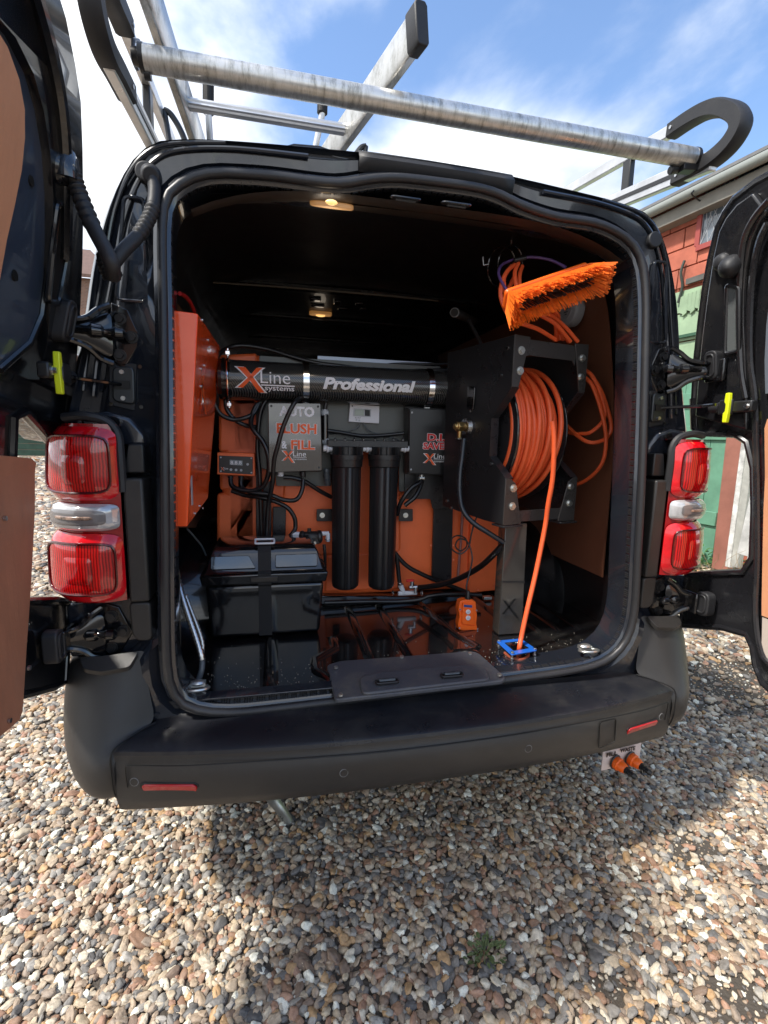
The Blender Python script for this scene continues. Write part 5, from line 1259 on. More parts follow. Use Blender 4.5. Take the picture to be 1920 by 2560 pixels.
for u, rr in ((.052, .235), (.248, .235)):
    b = B(); b.rev(RC+RU*(u-.003), RC+RU*(u+.003), [(0, rr*.96), (0, rr), (1, rr), (1, rr*.96)], 64); fl_ = b.build('drum_flange', powder, reel, smooth=True)
    B().torus(RC+RU*(u+(.003 if u > .1 else -.003)), RU, rr-.002, .0035, 72, 8).build('flange_rim', blkg, fl_, smooth=True)
b = B(); b.cyl(RC+RU*.05, RC+RU*.248, .10, 32); b.build('drum', powder, reel, smooth=True)
# wound hose
rnd = random.Random(5)
def coilhose():
    n_t = 11; u = .060
    for k in range(n_t):
        uu = .061+.0168*k; r0 = .221-.0030*abs(k-4.3)**1.1+rnd.uniform(-.004, .004); tl_ = rnd.uniform(-.010, .014); ph = rnd.uniform(0, 6.28); r1 = rnd.uniform(.002, .005)
        pts = []
        for i in range(72):
            an = 2*math.pi*i/72; rr = r0+r1*math.sin(2*an+ph)
            pts.append(RC+RU*(uu+tl_*math.sin(an+ph))+RVv*(-rr*math.cos(an))+Vector((0, 0, rr*math.sin(an))))
        yield pts, .0088
    for k in range(9):
        uu = .066+.0200*k; r0 = .205+rnd.uniform(-.004, .003); ph = rnd.uniform(0, 6.28)
        yield [RC+RU*(uu+.010*math.sin(2*math.pi*i/60+ph))+RVv*(-r0*math.cos(2*math.pi*i/60))+Vector((0, 0, r0*math.sin(2*math.pi*i/60))) for i in range(60)], .0088
    for k in range(5):   # crossing strands on top of the winding
        uu = .080+.036*k; ph = -1.9+.5*k; r0 = .229
        yield [RC+RU*(uu+.022*math.sin(2*math.pi*i/72+ph))+RVv*(-r0*math.cos(2*math.pi*i/72))+Vector((0, 0, r0*math.sin(2*math.pi*i/72))) for i in range(72)], .0086
coil = thing('coiled_hose', 'bright orange hose wound on the reel and fed down through the floor guide', 'hose', RC-Vector((0, 0, .2)))
for pts, r_ in coilhose(): B().tube(pts, r_, 10, 1, True).build('hose_turn', hose_o, coil, smooth=True)
fd = [P(1193, 910, Y=.17), P(1197, 950, Y=.168), P(1194, 1030, Y=.175), P(1184, 1090, Y=.185), P(1177, 1140, Y=.19), P(1158, 1235, Y=.175), P(1139, 1316, Y=.15), P(1127, 1372, Y=.135), P(1122, 1400, Z=.60), P(1121, 1412, Z=.57)]
B().tube(fd, .0074, 12, 6).build('hose_end', hose_o, coil, smooth=True)
# brass swivel on the reel side
c = RPs(1010, 922)-RU*.002
b = B(); b.rev(c+RU*.004, c-RU*.012, [(0, .030), (1, .026)], 24); vlv = b.build('swivel_plate', steel, reel, smooth=True)
c2 = c-RU*.030
b = B(); b.rev(c, c-RU*.052, [(0, .010), (.3, .012), (.35, .018), (.8, .018), (.85, .012), (1, .010)], 6); b.cyl(c2, c2-Vector((0, 0, .040)), .010, 12, .007); b.build('brass_elbow', brass, reel, bev=.002)
B().torus(c2-Vector((0, 0, .040)), (0, 0, 1), .010, .003, 16, 6).build('hose_clip', steel, reel, smooth=True)
for q in ((1097, 752), (1083, 811), (1062, 1002), (1018, 888), (966, 1082), (965, 1100) if 0 else (975, 1097)):
    c = RPs(*q); B().cyl(c+RU*.001, c-RU*.004, .005, 10).build('side_screw', steel, reel)
B().prism(rpoly([RPs(*q) -RU*.001 for q in ((1014, 834), (1030, 836), (1026, 886), (1012, 884))], .006, 3), -RU*.008).build('rocker_switch', blkg, reel, bev=.002)
# post that carries the reel
post = thing('support_post', 'black steel post with a cut out X holding up the hose reel', 'post', P(1105, 1370, Y=.27))
PYY = .262
pq = [P(1092, 1136, Y=PYY), P(1139, 1136, Y=PYY), P(1128, 1372, Y=PYY), P(1077, 1366, Y=PYY)]; pq[2].z = pq[3].z = .582; pq[0].z = pq[1].z = .965
B().prism(pq, (0, .05, 0)).build('post_body', mat('black_steel_brown_sheen', (.055, .050, .044), .22, coat=.5, bump=.05, bscale=12), post, bev=.003)  # grey-brown reflection on the black post painted into its colour
B().prism([P(1085, 1255, Y=PYY-.001), P(1133, 1255, Y=PYY-.001), P(1133, 1259, Y=PYY-.001), P(1085, 1259, Y=PYY-.001)], (0, -.002, 0)).build('fold_line', powder, post)
xa, xb, xc, xd = (1088, 1299), (1112, 1296), (1086, 1325), (1117, 1332)
b = B()
for p0, p1 in ((xa, xd), (xb, xc)):
    b.prism([P(p0[0]-1.5, p0[1]-2, Y=PYY-.002), P(p0[0]+3.5, p0[1]-2, Y=PYY-.002), P(p1[0]+3.5, p1[1]+2, Y=PYY-.002), P(p1[0]-1.5, p1[1]+2, Y=PYY-.002)], (0, -.0006, 0))
b.build('cut_out_cross', blkp, post)

# ================================================================== HOSES AND CABLES
def hose(label, pts, r, m, name='hose', cat='hose', group=None, n=10, sm=7):
    q = [P(*p[:2], Y=p[2]) if len(p) == 3 else (P(*p[:2], Z=p[2]) if p[3] == 'z' else P(*p[:2], X=p[2])) for p in pts]
    o = B().tube(q, r, n, sm).build(name, m, None, smooth=True); return tag(o, label, cat, group)
HR = .0075
hose('black hose arching over the left end of the cylinder and along its top', [(458, 806, .57), (463, 787, .58), (476, 762, .60), (502, 749, .63), (533, 747, .64), (580, 755, .64), (632, 771, .63), (684, 784, .62), (737, 791, .61), (800, 799, .60), (861, 802, .60), (913, 801, .60), (965, 799, .60)], HR, hose_k)
hose('thin black hose running behind the first along the top of the cylinder', [(790, 799, .64), (830, 789, .65), (870, 786, .65), (920, 787, .64), (965, 786, .64)], .0055, hose_k)
hose('black hose looping below the left end of the cylinder', [(457, 838, .57), (460, 850, .57), (463, 870, .575), (476, 894, .58), (502, 906, .59), (528, 903, .59), (549, 892, .60), (560, 870, .61)], HR, hose_k)
hose('short black hose dropping from the cylinder cap to the frame', [(487, 860, .60), (491, 886, .60), (512, 910, .60), (538, 921, .61), (560, 922, .62)], HR, hose_k)
hose('black hose bending out beside the frame post above the controller', [(556, 872, .61), (546, 892, .60), (542, 915, .58), (550, 932, .565), (565, 950, .56), (576, 972, .555), (581, 998, .555), (579, 1027, .56), (567, 1051, .57), (545, 1060, .58), (515, 1057, .59), (501, 1049, .60), (498, 1036, .61)], .0082, hose_k)
hose('black hose falling from the cylinder straight down the frame post', [(609, 851, .59), (580, 861, .60), (565, 884, .60), (559, 917, .60), (556, 969, .60), (560, 1021, .60), (564, 1123, .60), (566, 1180, .60)], .0078, hose_k)
hose('black hose crossing in front of the AUTO FLUSH box lettering', [(655, 857, .56), (640, 866, .53), (629, 882, .520), (619, 904, .520), (609, 930, .520), (600, 964, .520), (592, 995, .525), (588, 1047, .54), (580, 1087, .56), (577, 1130, .57), (575, 1185, .57)], .0078, hose_k)
hose('black hose sagging from controller gland to flush box gland', [(520, 1040, .61), (524, 1054, .60), (545, 1064, .58), (580, 1068, .57), (614, 1080, .56), (640, 1079, .555), (652, 1060, .56), (655, 1036, .57)], .0078, hose_k)
hose('black hose curving from below the controller to the pump', [(500, 1060, .62), (530, 1070, .61), (560, 1074, .59), (590, 1082, .58), (620, 1096, .57), (636, 1118, .57), (638, 1140, .57), (632, 1152, .56), (622, 1162, .56)], .0078, hose_k)
hose('black hose from the flush box to behind the left filter', [(612, 1031, .575), (632, 1032, .575), (658, 1040, .58), (690, 1060, .60), (716, 1074, .62)], .0078, hose_k)
hose('black hose from the cylinder down into the side pipe', [(714, 858, .60), (704, 872, .60), (701, 892, .60)], .0075, hose_k)
hose('black hose crossing the backing plate under the meter', [(706, 930, .60), (736, 934, .605), (778, 941, .605), (820, 941, .605), (872, 936, .60)], .0072, hose_k)
for lb, pts in (('thin grey wire curving left from the meter', [(778, 913, .625), (772, 924, .62), (755, 931, .62), (735, 935, .62), (712, 938, .62)]), ('thin grey wire curving right from the meter to the filter bracket', [(785, 913, .625), (795, 928, .62), (812, 937, .62), (840, 944, .61), (858, 950, .60), (861, 956, .58)]),
                ('thin black wire looping between the two filters', [(815, 1032, .60), (806, 1050, .59), (803, 1064, .58), (809, 1068, .58), (814, 1058, .59), (806, 1074, .59), (804, 1100, .60), (808, 1120, .61)]),
                ('thin black wire beside the saver box', [(905, 880, .60), (909, 900, .60), (914, 940, .60), (910, 955, .58)])):
    hose(lb, pts, .0022, hose_g if 'grey' in lb else hose_k, 'wire', 'wire', n=6)
hose('black hose dropping from the saver box behind the right filter', [(912, 1036, .58), (905, 1044, .57), (890, 1053, .565), (874, 1072, .56), (863, 1092, .57), (858, 1112, .59)], .0085, hose_k)
hose('short black hose bending under the saver box to a steel clip', [(911, 1040, .60), (906, 1056, .59), (896, 1074, .58), (880, 1087, .58), (874, 1092, .58)], .0085, hose_k)
hose('thin black hose from the battery box to the pump', [(700, 1176, .56), (702, 1200, .56), (702, 1240, .58)], .006, hose_k)
hose('thin black hose on the left going down from the pump', [(625, 1163, .56), (624, 1178, .56), (622, 1190, .56)], .006, hose_k)
hose('grey-blue hose hanging from the brass elbow beside the reel', [(1002, 948, .36), (998, 985, .35), (993, 1026, .34), (993, 1068, .33), (1000, 1102, .31), (1022, 1129, .29), (1055, 1151, .27), (1088, 1172, .265)], .0082, mat('blue_black_hose', (.018, .022, .027), .25))
hose('thick black hose sweeping from the post down to the tap', [(1086, 1176, .285), (1068, 1196, .31), (1040, 1222, .37), (1005, 1243, .44), (970, 1258, .50), (935, 1266, .55), (905, 1269, .60)], .0105, hose_k)
hose('black pipe along the foot of the tank', [(701, 1302, .60), (760, 1300, .60), (803, 1299, .60), (860, 1299, .60), (905, 1295, .59), (930, 1287, .58), (975, 1283, .57), (1040, 1285, .56)], .0085, hose_k)
hose('black hose from the right filter crossing low over the tank', [(853, 1194, .60), (866, 1210, .60), (884, 1226, .60), (915, 1242, .60), (950, 1257, .60), (985, 1270, .60), (1010, 1280, .60)], .0085, hose_k)
hose('black hose from the right filter down to the white tee', [(856, 1196, .60), (860, 1230, .60), (864, 1268, .60)], .0085, hose_k)
hose('dark hose on the reel side behind the grey-blue hose', [(1028, 952, .37), (1035, 990, .36), (1039, 1032, .36), (1037, 1080, .36), (1033, 1110, .36)], .0055, hose_k)
hose('thin black cable coiled once above the remote control', [(1036, 1102, .40), (1025, 1129, .40), (1018, 1155, .40), (1012, 1182, .40), (995, 1196, .40), (976, 1186, .40), (973, 1168, .40), (987, 1157, .40), (1005, 1163, .40), (1008, 1180, .40), (995, 1190, .40), (984, 1180, .40), (990, 1166, .40), (1004, 1166, .395), (1014, 1178, .39), (1020, 1205, .38), (1016, 1230, .36), (1009, 1258, .34), (1008, 1275, .335)], .0028, hose_k, 'cable', 'cable', n=6)
hose('clear sight tube standing in the channel of the orange tank', [(999, 1108, .655), (996, 1160, .655), (992, 1210, .655), (989, 1246, .655)], .0055, clearpipe, 'sight_tube', 'tube')
# tee and tap
tt = thing('drain_tap', 'small tap with red handle on a white tee at the foot of the tank', 'tap', P(885, 1290, Y=.58))
p = P(884, 1281, Y=.59); b = B(); b.cyl(p-Vector((.045, 0, 0)), p+Vector((.03, 0, 0)), .009, 12); b.cyl(p-Vector((.022, 0, 0)), P(865, 1264, Y=.59), .010, 12); b.build('tee', white, tt, bev=.001)
b = B(); q = P(890, 1268, Y=.575); b.cyl(q, q+Vector((0, 0, .028)), .008, 12); b.cyl(q-Vector((.012, 0, 0)), q+Vector((.02, 0, 0)), .008, 10); b.cyl(q+Vector((.014, -.004, 0)), q+Vector((.014, -.004, -.024)), .006, 10); b.build('tap_body', steel, tt, bev=.001)
q = P(886, 1254, Y=.570); B().obox(q, (.030, 0, 0), (0, .008, 0), (0, 0, .009)).build('tap_handle', redp, tt, bev=.002)
for q in ((865, 1260), (849, 1281), (911, 1281)): B().torus(P(*q, Y=.59), (.3, 0, 1) if q[1] < 1270 else (1, 0, 0), .0105, .0022, 16, 6).build('hose_clip', steel, tt, smooth=True)
for q in ((856, 1206) , (874, 1090), (1002, 950)): pass
# loose steel bracket on the floor
o = B(); c = P(1052, 1291, Y=.60); o.obox(c, (.035, 0, 0), (0, .02, 0), (0, 0, .014)); tag(o.build('metal_bracket', zinc, bev=.002), 'small loose zinc bracket at the foot of the orange tank', 'bracket')

# ================================================================== REMOTE, FLOOR GUIDE
rm = thing('remote_control', 'orange hand control with two white buttons hanging in front of the tank', 'remote control', P(1010, 1365, Y=.33))
RY = .325
def rq(l, y): return [P(*q, Y=y) for q in l]
rb = B().prism(rpoly(rq([(994, 1299), (1004, 1296), (1018, 1296), (1028, 1300), (1029, 1318), (1031, 1330), (1029, 1346), (1032, 1362), (1018, 1365), (991, 1361), (990, 1348), (993, 1332), (990, 1318)], RY), .003, 3), (0, .030, 0)).build('remote_body', hdpe, rm, bev=.004, seg=3)
B().prism(rpoly(rq([(1000, 1303), (1022, 1305), (1024, 1350), (998, 1348)], RY-.006), .004, 3), (0, .010, 0)).build('raised_face', hdpe, rb, bev=.003)
B().prism(rpoly(rq([(994, 1350), (1030, 1352), (1031, 1361), (993, 1359)], RY-.004), .003, 3), (0, .010, 0)).build('lower_band', hdpe, rb, bev=.002)
for q, h_ in (((1011, 1321.5), 0), ((1011, 1334.5), 0)):
    bt = B(); c = P(*q, Y=RY-.006); bt.rev(c, c-Vector((0, .004, 0)), [(0, .0085), (.7, .0085), (1, .007)], 20); bt = bt.build('button', white, rb, smooth=True)
    text('lettering', 'UP' if q[1] < 1330 else 'DOWN', c-Vector((0, .0042, 0)), (1, 0, 0), (0, 0, 1), .008, .003, mat('blue_print%d' % q[1], (.05, .10, .35), .5), rm, 0, depth=.0002)
B().prism(rq([(1002, 1306), (1020, 1307.5), (1020, 1313), (1002, 1311.5)], RY-.0065), (0, .002, 0)).build('blue_label', mat('blue_label', (.03, .06, .22), .4), rb)
p = P(1010, 1298, Y=.34); b = B(); b.rev(p, p+Vector((0, 0, .036)), [(0, .012), (.3, .011), (.32, .009), (.8, .007), (1, .005)], 14); b.build('cable_boot', blk, rm, smooth=True)
for q in ((994, 1316), (1029, 1318), (992, 1356), (1031, 1358)): c = P(*q, Y=RY-.002); B().cyl(c, c-Vector((0, .003, 0)), .003, 8).build('remote_screw', steel, rb)

gd = thing('hose_guide', 'blue anodised floor plate with rollers that the orange hose passes through', 'hose guide', P(1118, 1410, Z=.59))
GZ = .606
gq = [P(1072, 1384, Z=GZ), P(1125, 1379, Z=GZ), P(1162, 1404, Z=GZ), P(1105, 1414, Z=GZ)]
cen = sum(gq, Vector())/4
inn = [cen+(p-cen)*.56 for p in gq]
ou, inr = rpoly(gq, .008, 3), rpoly(inn, .010, 3)
b = B(); n = len(ou); v = ou+inr+[p-Vector((0, 0, .004)) for p in ou]+[p-Vector((0, 0, .004)) for p in inr]
b.add(v, [(i, (i+1) % n, n+(i+1) % n, n+i) for i in range(n)]+[(2*n+i, 3*n+i, 3*n+(i+1) % n, 2*n+(i+1) % n) for i in range(n)]+[(i, 2*n+i, 2*n+(i+1) % n, (i+1) % n) for i in range(n)]+[(n+i, n+(i+1) % n, 3*n+(i+1) % n, 3*n+i) for i in range(n)])
gp_ = b.build('guide_plate', blue, gd, bev=.0008)
for i in range(4):
    a_, c_ = inn[i], inn[(i+1) % 4]; dn = Vector((0, 0, -.006)); B().cyl(a_+dn, c_+dn, .0065, 14).build('roller', blkg, gd, smooth=True)
for p in gq:
    q = cen+(p-cen)*.86; b = B(); b.cyl(q-Vector((0, 0, .024)), q+Vector((0, 0, .004)), .003, 8); b.cyl(q, q+Vector((0, 0, .005)), .0055, 6); b.cyl(q-Vector((0, 0, .02)), q-Vector((0, 0, .014)), .0055, 6); b.build('guide_bolt', steel, gd, bev=.0005)
lp_ = [P(1090, 1410, Z=.585), P(1105, 1421, Z=.584), P(1125, 1425, Z=.584), P(1140, 1418, Z=.584), P(1141, 1408, Z=.59)]
B().tube(lp_, .0045, 8, 5).build('hose_loop', mat('dark_orange_hose', (.25, .06, .03), .45), gd, smooth=True)
c = P(1123, 1398, Z=.5815); B().cyl(c-Vector((0, 0, .0006)), c, .03, 24).build('floor_hole', blkp, gd)

# ================================================================== BRUSH, HOSE BUNDLE AND HOLDERS
br = thing('window_brush', 'window cleaning brush head with bright orange bristles hanging near the roof', 'brush', P(1200, 600, Y=.12))
e0, e1 = P(1099, 628, Y=.07), P(1272, 569, Y=.10); bx_ = (e1-e0).normalized(); L = (e1-e0).length
by_ = Vector((0, 1, 0)); by_ = (by_-bx_*by_.dot(bx_)).normalized(); bz_ = bx_.cross(by_)   # bz up
if bz_.z < 0: bz_ = -bz_
BD = .056
# the block leans so that the open underside faces the doors
tl = math.radians(50); by2 = by_*math.cos(tl)-bz_*math.sin(tl); bz2 = bz_*math.cos(tl)+by_*math.sin(tl)
def bpnt(u, v, w): return e0+bx_*u+by2*v+bz2*w
pl = rpoly([bpnt(u, v, 0) for u, v in ((-.005, 0), (L+.004, 0), (L+.004, BD), (-.005, BD))], .012, 4)
B().prism(pl, bz2*.013).build('brush_block', hdpe, br, bev=.003)
bb_, bd_ = B(), B(); rnd = random.Random(11)
def tuft(b, u, v, du, dv, ln, w_=.0014):
    p = bpnt(u, v, -.001); d = (bz2*-1+bx_*du+by2*dv).normalized(); q = p+d*ln
    s1 = d.cross(bx_+Vector((.1, .2, .3))).normalized(); s2_ = d.cross(s1)
    v_ = [p+s1*w_*.8, p-s1*w_*.5+s2_*w_*.7, p-s1*w_*.5-s2_*w_*.7, q+s1*w_*1.25, q-s1*w_*.8+s2_*w_*1.1, q-s1*w_*.8-s2_*w_*1.1]
    b.add(v_, [(0, 1, 4, 3), (1, 2, 5, 4), (2, 0, 3, 5), (3, 4, 5)])
nU = 84
for i in range(nU+1):
    u = L*i/nU
    for row in range(3):
        tuft(bb_, u+rnd.uniform(-.001, .001)+.0015*row, .003+.0035*row, rnd.uniform(-.12, .05), -.42+.14*row+rnd.uniform(-.08, .08), .056+rnd.uniform(-.006, .005), .0012)
        if row < 2: tuft(bb_, u+rnd.uniform(-.0008, .0008), BD-.003-.0035*row, rnd.uniform(-.05, .05)+(.25*(u/L-.5)), .62-.12*row+rnd.uniform(-.05, .05), .050+rnd.uniform(-.005, .005), .0011)
for j in range(26):
    v_ = BD*j/25
    for row in range(3):
        tuft(bb_, -.002+.0035*row, v_, -.42+.12*row+rnd.uniform(-.06, .06), .5*(v_/BD-.5), .067+rnd.uniform(-.005, .005))
        tuft(bb_, L+.002-.0035*row, v_, .62-.16*row+rnd.uniform(-.06, .06), .5*(v_/BD-.5), .068+rnd.uniform(-.005, .005))
tag(bb_.build('bristles', bristle, br), kind='stuff')
for i in range(58):
    for row in range(2): tuft(bd_, .008+(L-.016)*i/57, .022+.018*row, rnd.uniform(-.08, .08), rnd.uniform(-.08, .08), .040)
tag(bd_.build('inner_bristles', bristle_d, br), kind='stuff')
for u in (.30, .36, .42, .86):
    p = bpnt(L*u, .034, -.006); B().cyl(p, p-bz2*.010, .004, 8).build('jet', white, br)
b = B(); p = bpnt(L*.42, .03, .013); b.cyl(p, p+bz2*.03+by2*.02, .013, 12); b.cyl(p+bz2*.03+by2*.02, p+bz2*.05+by2*.06, .016, 12, .012); b.build('brush_socket', blk, br, smooth=True)
# ring bracket
rg = thing('pole_clamp_ring', 'black round clamp rings with a wing screw fixed to the dark roof lining', 'clamp', P(1095, 560, Y=.32))
c = P(1102, 570, Y=.30); ax = (Vector((.35, -1, -.25))).normalized()
B().torus(c, ax, .050, .0025, 48, 6).build('ring', blkg, rg, smooth=True)
B().torus(c-Vector((.018, -.02, .004)), ax, .056, .0028, 48, 6).build('ring', blkg, rg, smooth=True)
B().tube([c+Vector((0, 0, .050)), c+Vector((0, .005, .095)), c+Vector((0, .01, .13))], .003, 6, 3).build('hanger_rod', steel, rg, smooth=True)
B().tube([P(1043, 555, Y=.30), P(1044, 573, Y=.30), P(1056, 571, Y=.30)], .0028, 6, 1).build('wing_screw', steel, rg, smooth=True)
hose('purple tube joined to the hose loops behind the brush head', [(1101, 636, .13), (1085, 612, .16), (1077, 590, .20), (1085, 572, .24), (1110, 561, .25), (1138, 556, .24), (1165, 557, .22), (1195, 564, .20), (1222, 578, .17)], .0042, hose_p, 'tube', 'tube')
t = thing('hose_joiner', 'black joiner sleeve on the purple tube next to the ring', 'joiner', P(1122, 561, Y=.24))
B().cyl(P(1110, 563, Y=.24), P(1136, 557, Y=.235), .0075, 12).build('sleeve', blk, t, bev=.002)
hb2 = thing('hose_bundle', 'loops of orange hose gathered behind and below the brush head', 'hose', P(1100, 690, Y=.2))
for pts in ([(1112, 572, .24), (1094, 588, .22), (1082, 620, .20), (1084, 650, .19), (1101, 684, .18), (1122, 697, .18), (1162, 711, .20), (1200, 734, .24)],
            [(1120, 568, .24), (1112, 590, .22), (1116, 620, .20), (1130, 650, .19), (1160, 676, .20), (1200, 700, .22), (1232, 738, .25)],
            [(1105, 575, .25), (1088, 605, .22), (1100, 650, .20), (1135, 668, .20), (1178, 676, .21), (1216, 702, .24), (1248, 738, .26)],
            [(1128, 575, .25), (1122, 600, .23), (1128, 640, .21), (1165, 668, .22), (1196, 690, .24), (1210, 712, .26), (1216, 734, .28)],
            [(1110, 600, .25), (1096, 640, .22), (1120, 672, .22), (1170, 670, .22), (1202, 676, .23), (1207, 700, .26), (1209, 734, .28)],
            [(1200, 640, .22), (1198, 675, .23), (1200, 705, .26), (1202, 736, .29)], [(1190, 640, .22), (1192, 680, .24), (1212, 714, .27), (1228, 738, .29)]):
    B().tube([P(*p[:2], Y=p[2]) for p in pts], .0062, 8, 6).build('hose_strand', hose_o, hb2, smooth=True)
hb3 = thing('hanging_hose', 'orange hose hanging in loops between the reel and the right wall', 'hose', P(1290, 960, Y=.3))
for pts in ([(1240, 790, .40), (1268, 802, .33), (1284, 820, .30), (1304, 858, .30), (1320, 917, .30), (1312, 944, .30), (1285, 956, .31), (1258, 949, .34), (1225, 920, .42), (1205, 890, .47)],
            [(1240, 800, .40), (1266, 818, .33), (1280, 834, .31), (1296, 877, .30), (1308, 931, .29), (1307, 980, .29), (1293, 1013, .31), (1265, 1038, .36), (1235, 1050, .42)],
            [(1205, 925, .46), (1236, 936, .40), (1255, 937, .36), (1275, 934, .33), (1299, 914, .31), (1307, 890, .30), (1300, 858, .30), (1290, 830, .30)]):
    B().tube([P(*p[:2], Y=p[2]) for p in pts], .0068, 8, 7).build('hose_strand', hose_o, hb3, smooth=True)
al = thing('round_alarm', 'pale grey round alarm unit on the brown board behind the brush', 'alarm', P(1240, 690, X=.655))
c = P(1240, 672, X=.655); b = B(); b.rev(c+Vector((.008, 0, 0)), c-Vector((.030, 0, 0)), [(0, .052), (.6, .056), (.9, .050), (1, .040)], 36); ab = b.build('alarm_body', mat('grey_casing', (.36, .38, .40), .4), al, smooth=True)
c = c-Vector((.0315, 0, 0)); B().torus(c, (1, 0, 0), .032, .001, 32, 6).build('face_ring', greyp, ab, smooth=True)
for k, w_ in ((.012, .02), (.004, .026), (-.006, .022), (-.014, .012)): B().obox(c+Vector((-.0005, 0, k)), (.0008, 0, 0), (0, w_, 0), (0, 0, .0025)).build('print_line', blkp, ab)
pt = thing('pole_end', 'open end of a grey tube pointing out of the dark upper right interior', 'pole', P(982, 675, Y=.9))
a_, e = P(982, 675, Y=.70), P(1024, 694, Y=1.15)
b = B(); b.cyl(a_, e, .0175, 24, cap=False); b.cyl(a_+Vector((0, .004, 0)), e, .0145, 24); b.build('tube_wall', mat('grey_tube', (.16, .16, .16), .4), pt, smooth=True)
B().cyl(a_-(a_-e)*-.01, a_-(a_-e)*-.012, .0145, 20).build('tube_bore', blkp, pt)
B().torus(a_, (e-a_), .016, .0020, 32, 6).build('tube_rim', greyp, pt, smooth=True)
b = B(); b.cyl(P(1012, 690, Y=.9), P(1040, 745, Y=.95), .009, 10); b.build('pole_bracket', mat('bracket_grey', (.10, .11, .12), .4, metal=.4), pt, smooth=True)
for k, (px, py) in enumerate(((875, 632), (840, 655))):
    o = B().tube([P(px, py, Y=1.2), P(px, py+14, Y=1.2)], .004, 6, 1); o.tube([P(px-8, py+2, Y=1.2), P(px+10, py+3, Y=1.2)], .003, 6, 1)
    tag(o.build('roof_hook', greyp, smooth=True), 'small pale hook on the dark roof lining, %s of the pair' % ('right' if k == 0 else 'left'), 'hook', 'hooks on the roof lining')

# flexible steel conduits, cable
def flexi(label, pts, r, name, pitch=.011):
    q = spline([P(*p[:2], Y=p[2]) for p in pts], 30); ln = sum((a_-b__).length for a_, b__ in zip(q, q[1:])); m_ = int(ln/pitch*2)
    acc = [0]
    for a_, b__ in zip(q, q[1:]): acc.append(acc[-1]+(b__-a_).length)
    o = []; j = 0
    for i in range(m_+1):
        t = ln*i/m_
        while j < len(acc)-2 and acc[j+1] < t: j += 1
        k = (t-acc[j])/max(1e-9, acc[j+1]-acc[j]); o.append(q[j]*(1-k)+q[j+1]*k)
    return tag(B().tube(o, r, 14, 1, radf=lambda t, i: 1.0 if i % 2 else .72).build(name, steel if 'front' in label else zinc, None, smooth=True, autos=False), label, 'conduit')
flexi('front shiny ribbed steel conduit rising along the left door pillar', [(381, 1243, .22), (386, 1262, .21), (396, 1296, .19), (410, 1338, .17), (424, 1378, .15), (433, 1408, .135), (437, 1428, .13)], .0098, 'steel_conduit')
flexi('second ribbed steel conduit leaning behind the shiny one by the battery box', [(400, 1285, .26), (414, 1322, .24), (430, 1364, .22), (437, 1390, .21), (437, 1412, .20)], .0070, 'steel_conduit')
hose('grey rubber tail under the shiny conduit by the tie-down ring', [(437, 1426, .13), (436, 1445, .12), (430, 1465, .115), (420, 1480, .11)], .0075, hose_g, 'rubber_tail', 'hose')
hose('thin grey cable drooping from the red cabinet to the battery box', [(404, 1142, .40), (420, 1160, .42), (436, 1180, .44), (445, 1200, .45)], .003, hose_g, 'cable', 'cable', n=6)
hose('red cable end curving down behind the top of the red cabinet', [(388, 634, .17), (400, 640, .22), (412, 655, .28), (420, 674, .32)], .005, mat('red_cable', (.35, .01, .01), .4), 'cable', 'cable', n=8)
flexi('ribbed steel exhaust tail hanging below the bumper', [(575, 1712, .24), (590, 1728, .25), (606, 1748, .25), (618, 1768, .25), (626, 1784, .25)], .0165, 'exhaust_pipe', .0075)
o = B(); q = P(628, 1786, Y=.25); o.torus(q, (P(626, 1784, Y=.25)-P(618, 1768, Y=.25)), .0165, .003, 20, 6); o = o.build('exhaust_tip', steel, bpy.data.objects['exhaust_pipe'], smooth=True)

# fill plate with two connectors
fp_ = thing('fill_plate', 'pale metal plate lettered FILL and WASTE with two orange hose connectors', 'connector plate', (.69, .06, .19))
q = [P(1304, 1612, Y=.055), P(1384, 1590, Y=.055), P(1386, 1650, Y=.055), P(1305, 1668, Y=.055)]
q = [Vector((.628, .055, .282)), Vector((.768, .055, .315)), Vector((.768, .055, .205)), Vector((.628, .055, .190))]
q[0].z += .06; q[1].z += .05
B().prism(q, (0, .004, 0)).build('plate', plate_m, fp_, bev=.001)
for s_, x0_, x1_, y0_, y1_ in (('FILL', 1310, 1332, 1617, 1625), ('WASTE', 1340, 1370, 1607, 1618)):
    a_, e = P(x0_, y0_+4, Y=.054), P(x1_, y0_+(-1), Y=.054); text('lettering', s_, (a_+e)/2+Vector((0, -.003, -.014)), e-a_, (0, 0, 1), (e-a_).length*1.1, .015, blkp, fp_, .05)
for px, py in ((1330, 1646), (1362, 1638)):
    c = P(px, py, Y=.052); d = Vector((.28, -1, -.10)).normalized()
    b = B(); b.rev(c+d*-.004, c+d*.036, [(0, .019), (.2, .021), (.45, .0215), (.5, .018), (.8, .017), (1, .013)], 10); cn = b.build('connector', hdpe, fp_, bev=.001)
    B().torus(c+d*-.002, d, .0215, .003, 20, 6).build('connector_ring', blk, cn, smooth=True)
    b = B(); b.rev(c+d*.034, c+d*.074, [(0, .011), (.2, .012), (.22, .008), (.4, .009), (.42, .012), (.5, .012), (.52, .008), (.72, .008), (.74, .010), (1, .006)], 14); b.build('hose_tail', blk, cn, smooth=True)

